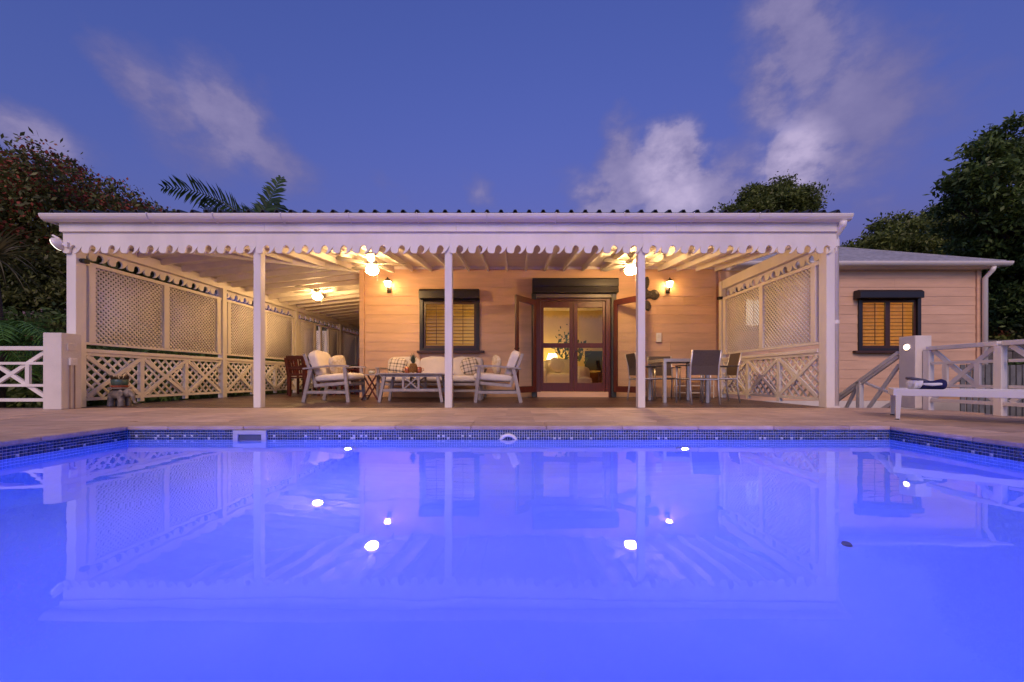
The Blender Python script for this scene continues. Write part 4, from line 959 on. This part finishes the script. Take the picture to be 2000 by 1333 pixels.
mt = thing('mahogany_table', 'mahogany table in the side wing, mostly behind the lounge chair', 'table', (-4.86, 9.95, 0))
for sx in (-1, 1):
    for sy_ in (-1, 1): MB().box(sx * .36 - .035, sx * .36 + .035, sy_ * .62 - .035, sy_ * .62 + .035, 0, .70).build('leg', MAHOG, mt)
for k_ in range(7): MB().box(-.45 + k_ * .129, -.45 + k_ * .129 + .123, -.72, .72, .70, .735).build('top_plank', MAHOG, mt, bevel=.004)

# elephant planter
el_ = thing('elephant_stool', 'glazed ceramic elephant stool in the left corner of the veranda', 'planter stool', (-6.02, 5.74, 0), R(-4))
e = MB(); e.ell((0, 0, .185), (.145, .095, .085), 16, 10); e.ell((.145, 0, .20), (.065, .062, .07), 14, 9)
for sx in (-1, 1):
    for sy_ in (-1, 1): e.tube([(sx * .085, sy_ * .05, .0), (sx * .085, sy_ * .05, .08), (sx * .075, sy_ * .045, .18)], [.042, .038, .048], 12)
e.tube([(.18, 0, .20), (.222, 0, .15), (.232, 0, .09), (.25, 0, .05), (.285, 0, .055)], [.035, .028, .021, .017, .014], 10); e.tube([(-.14, 0, .21), (-.165, 0, .16), (-.165, 0, .10)], [.014, .011, .009], 8)
for s in (-1, 1): e.ell((.10, s * .075, .195), (.045, .018, .06), 12, 8)
eo = e.build('body', STONEG, el_, smooth=True); rmod = eo.modifiers.new('remesh', 'REMESH'); rmod.mode = 'VOXEL'; rmod.voxel_size = .008; rmod.use_smooth_shade = True
MB().lathe([(.0, .262), (.13, .262), (.14, .27), (.135, .28), (.0, .28)], n=24).build('seat_plate', STONEG, el_, smooth=True)
pt_ = thing('potted_succulent', 'teal glazed pot of succulents in a terracotta saucer on the elephant stool', 'potted plant', (-6.02, 5.74, .281))
MB().lathe([(.0, .0), (.085, .0), (.115, .025), (.11, .03), (.08, .012), (.0, .012)], n=24).build('saucer', TERRA, pt_, smooth=True)
MB().lathe([(.0, .013), (.075, .013), (.095, .05), (.098, .115), (.09, .125), (.083, .115), (.0, .11)], n=24).build('pot', TEAL, pt_, smooth=True)
sl_ = MB()
for i in range(70):
    a = random.uniform(0, 6.28); r_ = .085 * math.sqrt(random.random()); d = Vector((math.cos(a) * random.uniform(.2, .9), math.sin(a) * random.uniform(.2, .9), 1)).normalized(); p0 = Vector((r_ * math.cos(a), r_ * math.sin(a), .105))
    sl_.cyl(p0, p0 + d * random.uniform(.05, .10), .008, .002, 5)
sl_.build('leaves', LEAF('succulent', (.12, .10, .04), (.10, .045, .025)), pt_, kind='stuff')

# wall ornament, boxes, sensors
orn = thing('wall_ornament', 'dark pebbled four lobed wall ornament hanging right of the open door', 'wall ornament', (PX(1259, YW), YW - .045, EYE + (738 - 576) / F * YW))
om = MB(); om.ell((0, 0, 0), (.11, .03, .12), 16, 9); om.ell((.20, 0, -.01), (.115, .028, .115), 16, 9); om.ell((.03, 0, .25), (.062, .022, .14), 14, 9, rot=Matrix.Rotation(R(4), 3, 'Y')); om.ell((.05, 0, -.25), (.075, .022, .12), 14, 9, rot=Matrix.Rotation(R(-10), 3, 'Y')); om.ell((-.09, 0, .0), (.08, .024, .07), 14, 9); om.ell((.10, 0, -.01), (.10, .028, .085), 14, 9)
oo = om.build('plaque', ORN, orn, smooth=True); r_ = oo.modifiers.new('remesh', 'REMESH'); r_.mode = 'VOXEL'; r_.voxel_size = .012; r_.use_smooth_shade = True
wb = thing('wall_box', 'small white control box on the salmon wall above the dining table', 'control box', (PX(1285, YW), YW - .022, EYE + (738 - 660) / F * YW))
MB().box(-.055, .055, -.045, 0, -.10, .10).build('case', GUTTER, wb, bevel=.008); MB().box(-.035, .035, -.049, -.0455, -.02, .06).build('cover', WHITE, wb, bevel=.003)
for x, y_, px, py, lab in ((XL + .085, 5.50, 0, 511, 'small black camera on the left corner post of the veranda'), (XR - .095, YW - .12, 0, 583, 'small black camera on the right corner post of the veranda')):
    cm = thing('security_camera', lab, 'camera', (x, y_, EYE + (738 - py) / F * y_), 0, 'small black cameras on the veranda posts')
    MB().box(-.045, .045, -.05, .03, -.03, .03).build('housing', BLACK, cm, bevel=.008); MB().cyl((0, -.05, 0), (0, -.062, 0), .018, .016, 12).build('lens', IRON, cm)

# sun lounger and rolled towel
d1 = Vector((.75, -.66, 0)).normalized(); lo = thing('sun_lounger', 'low white aluminium sun lounger at the right edge of the pool terrace', 'sun lounger', (3.85, 3.88, 0), math.atan2(d1.y, d1.x))
LOU = M('lounger_white', (.66, .64, .64), .35, .04, 4)
Ln, Wd = 1.95, .68
MB().box(0, Ln, 0, .035, .245, .315).build('side_rail', LOU, lo, bevel=.005); MB().box(0, Ln, Wd - .035, Wd, .245, .315).build('side_rail', LOU, lo, bevel=.005)
for x in (0, Ln - .035): MB().box(x, x + .035, .036, Wd - .036, .25, .31).build('end_rail', LOU, lo)
for x in (0.02, Ln - .06):
    for y_ in (0, Wd - .045):
        MB().bar((x + .015, y_ + .022, .0), (x + .02, y_ + .022, .25), .03, .03, w1=.045, h1=.045).build('leg', LOU, lo, bevel=.003); MB().cyl((x + .015, y_ + .022, 0), (x + .015, y_ + .022, .012), .02, .02, 10).build('foot', BLACK, lo)
MB().box(.037, Ln - .037, .037, Wd - .037, .296, .304).build('sling', M('sling_grey', (.50, .48, .50), .7, .08, 60, .3, 200), lo)
c_, s_ = d1.x, d1.y
lw = lambda u, v, zz: (3.85 + u * c_ - v * s_, 3.88 + u * s_ + v * c_, zz)
tw = thing('rolled_towel', 'navy and white rolled towel lying on the sun lounger', 'towel', lw(.27, .22, .305), math.atan2(d1.y, d1.x) + R(20))
mb = MB(); n = 28
for k_, (a, b_, mat, nm) in enumerate(((-.13, -.075, WCLOTH, 'white_end'), (-.075, .115, NAVY, 'roll'),)):
    r = MB(); pts = []; rs = []
    for i in range(9):
        f_ = i / 8; pts.append((a + (b_ - a) * f_, .01 * math.sin(f_ * 5), .052 + .004 * math.sin(f_ * 9))); rs.append(.05 + .008 * math.sin(f_ * 7 + k_) - (.012 if (k_ == 0 and i == 0) or (k_ == 1 and i == 8) else 0))
    r.tube(pts, rs, 16); r.build(nm, mat, tw, smooth=True)
f1 = MB(); f1.tube([(-.07, -.045, .06), (.0, -.058, .055), (.07, -.05, .06), (.10, -.03, .075)], [.012, .016, .014, .008], 8); f1.build('white_stripe', WCLOTH, tw, smooth=True)
f2 = MB(); cushion(f2, (-.09, .02, .105), (.07, .06, .018), Matrix.Rotation(R(14), 3, 'Y'), n=16, m=8); f2.build('flap', M('flap_grey', (.10, .10, .14), .9), tw, smooth=True)
f3 = MB(); f3.ell((.10, .0, .05), (.035, .05, .045), 14, 9); f3.build('fold', NAVY, tw, smooth=True)

# ================================================================== living room seen through the doors
def leaf_cloud(pts, size, up_bias=.3, aspect=.42):
    n = len(pts); d = rng.normal(size=(n, 3)); d[:, 2] += up_bias * rng.normal(size=n) - .25; d /= np.linalg.norm(d, axis=1)[:, None]
    r = np.cross(d, rng.normal(size=(n, 3))); r /= np.linalg.norm(r, axis=1)[:, None]
    s = (size * rng.uniform(.5, 1.6, n))[:, None]
    V = np.stack([pts, pts + d * s * .5 + r * s * aspect * .5, pts + d * s, pts + d * s * .5 - r * s * aspect * .5], 1).reshape(-1, 3)
    return V, np.arange(4 * n).reshape(-1, 4)
def lamp_shade(parent, z, r0, r1, h_, strength): MB().lathe([(r0, z), (r1, z + h_)], n=20).build('shade', EM('lamp_shade', (1, .62, .22), strength), parent, smooth=True)
so_ = thing('indoor_sofa', 'cream sofa inside the living room seen through the left door pane', 'sofa', (PX(1095, 10.6), 10.6, .06))
c_ = MB(); cushion(c_, (0, 0, .25), (.55, .45, .25), None, .25, .35); c_.build('base', CREAM, so_, smooth=True)
for s in (-1, 1): c_ = MB(); cushion(c_, (s * .52, -.02, .34), (.11, .46, .32), None, .3, .5); c_.build('arm', CREAM, so_, smooth=True)
c_ = MB(); cushion(c_, (0, .36, .55), (.50, .14, .36), None, .35, .5); c_.build('back', CREAM, so_, smooth=True)
pillow('rumpled cushion on the indoor sofa behind the left door pane', (PX(1090, 10.5) - .05, 10.45, .78), (R(-15), R(30), R(10)), CREAM, (.22, .09, .20), 'indoor_cushion')
tl = thing('table_lamp', 'lit table lamp glowing behind the indoor sofa', 'table lamp', (PX(1078, 12.0), 11.85, .06))
MB().lathe([(.0, .0), (.20, .0), (.20, .02), (.03, .04), (.03, .55), (.22, .56), (.22, .58), (.0, .58)], n=16).build('side_stand', MAHOG, tl)
MB().lathe([(.0, .581), (.07, .581), (.05, .62), (.09, .70), (.05, .80), (.012, .82), (.012, .92)], n=16).build('base', TEAL, tl, smooth=True)
lamp_shade(tl, .86, .20, .12, .26, 22)
cb_ = thing('indoor_cabinet', 'low mahogany cabinet inside the room behind the right door pane', 'cabinet', (PX(1168, 11.0), 11.2, .06))
MB().box(-.55, .55, -.22, .22, .05, .52).build('carcass', MAHOG, cb_, bevel=.008)
for k_ in range(2): MB().box(-.52 + k_ * .53, -.02 + k_ * .53, -.235, -.221, .08, .48).build('door', MAHOG, cb_, bevel=.006)
tv = thing('television', 'dark flat screen on the indoor cabinet behind the right door pane', 'television', (PX(1172, 11.0) + .1, 11.25, .58))
MB().box(-.50, .50, -.02, .02, .06, .64).build('screen', BLACK, tv, bevel=.004); MB().box(-.15, .15, -.08, .08, .0, .012).box(-.03, .03, -.01, .01, .012, .06).build('stand', BLACK, tv)
ac = thing('indoor_armchair', 'small cream armchair inside the room behind the right door pane', 'armchair', (PX(1134, 10.3), 10.3, .06))
c_ = MB(); cushion(c_, (0, 0, .2), (.28, .3, .2), None, .3, .4); c_.build('base', CREAM, ac, smooth=True); c_ = MB(); cushion(c_, (0, .22, .42), (.28, .1, .26), None, .35, .5); c_.build('back', CREAM, ac, smooth=True)
ip = thing('indoor_plant', 'dark leafy plant in a pot inside the room between the door panes', 'potted plant', (PX(1112, 10.9), 10.95, .06))
MB().lathe([(.0, .0), (.12, .0), (.17, .30), (.15, .30), (.0, .26)], n=18).build('pot', TERRA, ip, smooth=True)
MB().tube([(0, 0, .25), (.03, 0, .8), (-.03, .02, 1.35)], [.018, .014, .008], 6).tube([(.02, 0, .7), (.22, 0, 1.15)], [.01, .006], 6).tube([(0, 0, .8), (-.2, 0, 1.2)], [.01, .006], 6).build('stem', BARK, ip)
ipts = np.concatenate([np.array(c_) + rng.normal(size=(34, 3)) * np.array([.11, .11, .13]) for c_ in ((-.03, 0, 1.40), (.24, 0, 1.25), (-.22, 0, 1.15), (.36, .05, 1.05), (.08, 0, 1.1), (-.12, 0, 1.55))])
V_, Q_ = leaf_cloud(ipts, .12, aspect=.55); npmesh('leaves', V_, Q_, LF_DARK, ip, 'stuff')
cl_ = thing('room_lamp', 'lit ceiling lamp inside the living room', 'ceiling lamp', (-.9, 10.3, 2.62))
MB().lathe([(.0, -.09), (.12, -.075), (.17, -.03), (.17, -.005), (.0, -.004)], n=20).build('bowl', EM('room_bowl', (1, .70, .26), 150), cl_, smooth=True)
cl2 = thing('annex_lamp', 'lit ceiling lamp inside the annex bedroom', 'ceiling lamp', (7.6, 10.0, 2.62))
MB().lathe([(.0, -.09), (.12, -.075), (.17, -.03), (.17, -.005), (.0, -.004)], n=20).build('bowl', EM('annex_bowl', (1, .72, .26), 140), cl2, smooth=True)
# ================================================================== planting
def crown_pts(lobes, n, clump=.35, per=28, hollow=.62):
    """lobes: (centre, radii); clumps of leaves gathered towards each lobe's surface"""
    w_ = np.array([r[0] * r[1] + r[1] * r[2] + r[0] * r[2] for _, r in lobes]); w_ /= w_.sum(); out_ = []; cents = []
    for (c, r), k_ in zip(lobes, rng.multinomial(n // per, w_)):
        d = rng.normal(size=(k_, 3)); d /= np.linalg.norm(d, axis=1)[:, None]
        rad = hollow + (1 - hollow) * rng.random((k_, 1)) ** .6
        rad *= 1 + .10 * np.sin(d[:, :1] * 7 + d[:, 1:2] * 5) + .08 * np.sin(d[:, 2:3] * 11 + 2)
        cc = np.array(c) + d * np.array(r) * rad; cents.append(cc)
        off = np.clip(rng.normal(size=(k_, per, 3)), -1.5, 1.5) * clump * np.array([1, 1, .42]) * rng.uniform(.6, 1.4, (k_, 1, 1))
        out_.append((cc[:, None, :] + off).reshape(-1, 3))
    return np.concatenate(out_), np.concatenate(cents)
def trunk(parent, base, lobes, r0, nbr=3):
    mb = MB(); b = Vector(base); top = Vector(lobes[0][0]); mid = b.lerp(top, .55) + Vector((.2, .1, 0))
    mb.tube([b, b.lerp(mid, .5) + Vector((-.1, .05, 0)), mid, top], [r0, r0 * .8, r0 * .62, r0 * .3], 10)
    for c, r in lobes:
        c = Vector(c)
        for k_ in range(nbr):
            e_ = c + Vector((rng.uniform(-.6, .6) * r[0], rng.uniform(-.6, .6) * r[1], rng.uniform(-.2, .6) * r[2])); m_ = mid.lerp(e_, .5) + Vector((0, 0, .3))
            mb.tube([mid.lerp(top, .3), m_, e_], [r0 * .4, r0 * .22, r0 * .06], 6)
    return mb.build('trunk', BARK, parent, smooth=True)
def tree(name, label, base, lobes, n, size, mat, r0=.22, clump=.35, group=None, flowers=None, per=28, cat='tree'):
    t_ = thing(name, label, cat, base, 0, group); B = np.array(base); rel = [(tuple(np.array(c) - B), r) for c, r in lobes]
    if r0: trunk(t_, (0, 0, 0), rel, r0)
    pts, cents = crown_pts(rel, n, clump, per); V, Q = leaf_cloud(pts, size); npmesh('crown', V, Q, mat, t_, 'stuff')
    if flowers:
        fr_, fm, fs_ = flowers; zmin = np.quantile(pts[:, 2], .45); sel = pts[(pts[:, 2] > zmin)]
        cs = cents[cents[:, 2] > np.quantile(cents[:, 2], .42)]; k_ = int(len(cs) * fr_)
        cs = cs[rng.permutation(len(cs))[:k_]]; fp = (cs[:, None, :] + np.clip(rng.normal(size=(k_, 46, 3)), -1.4, 1.4) * clump * .85 * np.array([1, 1, .5]) + np.array([0, 0, clump * .35])).reshape(-1, 3)
        V, Q = leaf_cloud(fp, fs_, aspect=.7); npmesh('flowers', V, Q, fm, t_, 'stuff')
    return t_
def at(px, py, Y): return tuple(P(px, py, Y))
GZ = -.75
tree('flamboyant_tree', 'broad red flowered tree rising behind the left end of the veranda', (-17.5, 15, GZ),
     [(at(60, 470, 15), (5.0, 4, 3.0)), (at(200, 480, 15.5), (3.8, 3.5, 2.1)), (at(285, 500, 16), (2.2, 3, 1.7)), (at(-120, 480, 14), (4, 3, 3.2)), (at(120, 600, 15), (5.5, 3, 2.4))],
     130000, .15, LF_FLAM, .35, .36, 'trees around the house', (.60, LF_RED, .10), per=70)
tree('dark_tree', 'dense dark tree leaning in at the right picture edge beside the annex', (15.6, 11.0, GZ),
     [(at(1990, 345, 11), (.95, 1.6, .75)), (at(1925, 345, 10.6), (.50, .9, .26)), (at(1960, 262, 11), (.42, .7, .20)), (at(2010, 300, 11.3), (.8, 1.4, .5)), (at(1890, 395, 11), (.40, .8, .20)), (at(1940, 415, 11), (.75, 1.2, .35)), (at(1880, 345, 11), (.34, .6, .18)),
      (at(1990, 450, 11), (1.0, 1.6, .7)), (at(1915, 300, 11), (.30, .5, .16)), (at(2060, 560, 11.5), (1.7, 2, 1.5)), (at(1985, 570, 12), (.8, 1.4, 1.1)), (at(2080, 330, 11.5), (1.4, 1.8, 1.3)), (at(1955, 500, 11.5), (.6, 1.2, .5))],
     70000, .13, LF_DARK, .24, .19, 'trees around the house', per=80)
tree('mango_tree', 'bushy green tree behind the annex roof', (18.5, 18.5, GZ),
     [(at(1790, 480, 18), (2.0, 2, 1.2)), (at(1705, 500, 18), (1.4, 2, .8)), (at(1850, 450, 18.5), (1.4, 2, 1.0)), (at(1940, 500, 18), (2.2, 2, 1.8)), (at(1660, 515, 18.5), (.7, 1.4, .9)), (at(1930, 620, 17), (2.6, 2, 2.3)), (at(1840, 412, 18.5), (.5, .8, .35)), (at(1745, 440, 18.5), (.6, 1, .35))],
     80000, .16, LF_MID, .3, .28, 'trees around the house', per=80)
tree('round_tree', 'round topped green tree showing above the veranda roof on the right', (13.2, 20, GZ),
     [(at(1505, 410, 20), (1.45, 1.6, .95)), (at(1455, 425, 20), (.85, 1.3, .6)), (at(1555, 405, 20), (.7, 1.2, .85)), (at(1525, 362, 20), (.30, .5, .3)), (at(1470, 385, 20), (.5, .8, .4)), (at(1425, 412, 20), (.3, .5, .25))],
     36000, .14, LF_MID, .25, .24, 'trees around the house', per=80)
# palms
def frond(mb, p0, d0, length, droop, leaflet, w_=.05, nl=34, spread=1.0, roll=0.0):
    p = Vector(p0); d = Vector(d0).normalized(); seg = length / nl; pts = [p.copy()]
    side = d.cross(Vector((0, 0, 1))); side = side.normalized() if side.length > .05 else Vector((1, 0, 0))
    side = Matrix.Rotation(roll, 3, d) @ side
    for i in range(nl):
        d = (d + Vector((0, 0, -droop / nl))).normalized(); p = p + d * seg; pts.append(p.copy())
        f_ = (i + 1) / nl
        if f_ < .12: continue
        ll = leaflet * (math.sin(math.pi * min(1, f_ * .86 + .10)) ** .6) * random.uniform(.85, 1.1); up = side.cross(d).normalized()
        for s in (-1, 1):
            ld = (side * s * spread + d * random.uniform(.6, .95) + up * random.uniform(.0, .3) + Vector((0, 0, random.uniform(-.45, -.1)))).normalized(); e0 = p; e2 = p + ld * ll + Vector((0, 0, -.16 * ll)); e1 = p + ld * ll * .5; r_ = d * w_ * .5
            mb.add([e0 - r_ * .5, e0 + r_ * .5, e1 + r_, e2, e1 - r_], [(0, 1, 2, 4), (4, 2, 3)])
    mb.tube(pts[::4] + [pts[-1]], [max(.004, .022 * (1 - i / (nl / 4 + 2))) for i in range(len(pts[::4]) + 1)], 5)
def palm(label, base, top, fronds, leaflet, mat, r0=.14, group='palms around the house', w_=.05):
    t_ = thing('palm_tree', label, 'palm', base, 0, group); b, tp_ = Vector((0, 0, 0)), Vector(top) - Vector(base)
    if r0: MB().tube([b, b.lerp(tp_, .5) + Vector((.1, 0, 0)), tp_], [r0, r0 * .8, r0 * .7], 12).build('trunk', BARK, t_, smooth=True)
    for d, ln, dr, *rl in fronds:
        mb = MB(); frond(mb, tp_, d, ln, dr, leaflet, w_, roll=rl[0] if rl else 0.0); me = bpy.data.meshes.new('frond'); me.from_pydata(mb.v, [], mb.f); me.materials.append(mat)
        o = bpy.data.objects.new('frond', me); C.objects.link(o); o.parent = t_
    return t_
pt0 = at(500, 448, 13)
palm('tall palm with fronds arching above the veranda roof on the left', (pt0[0] - .3, 13, GZ), pt0,
     [((-.84, -.1, .98), 3.25, 1.05, R(50)), ((-.70, .2, .72), 2.7, .9, R(42)), ((.36, .1, 1.0), 2.0, .15, R(60)), ((-.95, .3, .45), 2.3, .8, R(35)), ((.15, .4, .7), 1.5, .3, R(50)), ((-.35, .5, .8), 1.3, .5, R(40)), ((-.8, .5, .35), 2.6, .8), ((.9, .3, .1), 2.6, .9), ((-.6, -.6, -.1), 2.4, .8), ((.5, -.7, .0), 2.4, .9), ((.1, .9, .2), 2.4, .8)], .72, LF_PALM, .16, w_=.085)
random.seed(21)
pa = at(-25, 700, 5.9)
palm('bright green areca palm at the left picture edge beyond the railing', (pa[0], 5.9, GZ), (pa[0], 5.9, .62),
     [((math.cos(a), -abs(math.sin(a)) * .4, 2.6 + 1.2 * math.sin(3 * a)), random.uniform(1.2, 1.7), 3.0, random.uniform(-.7, .7)) for a in [i * .41 for i in range(18)]], .40, LF_LIGHT, .05, w_=.032)
pb = at(40, 760, 9.0)
palm('areca palm low behind the left railing and pillar', (pb[0], 9.0, GZ), (pb[0], 9.0, .0),
     [((math.cos(a), math.sin(a) * .6, 1.0), random.uniform(1.5, 2.2), 1.3) for a in [i * .7 for i in range(9)]], .5, LF_PALM, .05, w_=.035)
# spiky screw pine with long thin leaves at the left edge
sp_ = thing('spiky_plant', 'tall plant with long thin drooping leaves at the left picture edge', 'plant', (-9.6, 7.0, GZ))
MB().tube([(0, 0, 0), (.05, 0, 1.8), (-.1, 0, 3.4)], [.09, .07, .06], 8).build('stem', BARK, sp_, smooth=True)
lv = MB(); random.seed(5)
for i in range(90):
    a = random.uniform(0, 6.28); e_ = random.uniform(-.3, 1.0); d = Vector((math.cos(a) * math.cos(e_), math.sin(a) * math.cos(e_), math.sin(e_))); p = Vector((-.1, 0, 3.4)); ln = random.uniform(.9, 1.5); r_ = d.cross(Vector((0, 0, 1))).normalized() * .021; prev = p
    for k_ in range(5):
        d = (d + Vector((0, 0, -.22))).normalized(); nx = prev + d * ln / 5; w0, w1 = 1 - k_ * .19, 1 - (k_ + 1) * .19; lv.add([prev - r_ * w0, prev + r_ * w0, nx + r_ * w1, nx - r_ * w1], [(0, 1, 2, 3)]); prev = nx
me = bpy.data.meshes.new('blades'); me.from_pydata(lv.v, [], lv.f); me.materials.append(LF_DRY); o = bpy.data.objects.new('blades', me); C.objects.link(o); o.parent = sp_; o['kind'] = 'stuff'
# shrubs behind the left screens, railings and in the right garden
for i, (x, y_, rx, rz, h_, mat, lab) in enumerate((
        (-9.3, 9.6, 1.6, 1.2, .5, LF_DARK, 'dark shrub behind the first left lattice screen'), (-9.0, 12.6, 1.7, 1.5, .8, LF_MID, 'green shrub behind the second left lattice screen'),
        (-8.8, 16.0, 1.8, 1.8, 1.0, LF_DARK, 'dark shrub seen through the gap in the left screens'), (-11.5, 8.2, 1.8, 1.1, .2, LF_MID, 'low leafy shrub behind the left railing'),
        (-13.5, 11.5, 2.6, 1.8, 1.0, LF_DARK, 'large dark shrub under the red flowered tree'), (-10.2, 18.5, 2.2, 2.2, 1.4, LF_MID, 'tall shrub beyond the far end of the left screens'),
        (12.0, 8.6, 1.0, .8, .1, LF_DARK, 'dark shrub in the garden beyond the right railing'), (10.3, 6.0, .9, .5, -.3, LF_MID, 'low shrub below the right railing'))):
    tree('shrub', lab, (x, y_, GZ), [((x, y_, h_), (rx, rx * .6, rz)), ((x + rx * .5, y_ + .2, h_ - .3), (rx * .7, rx * .5, rz * .8)), ((x - rx * .5, y_, h_ - .2), (rx * .7, rx * .5, rz * .75))], 7000, .15, mat, .05, .2, 'shrubs around the terrace', cat='shrub')
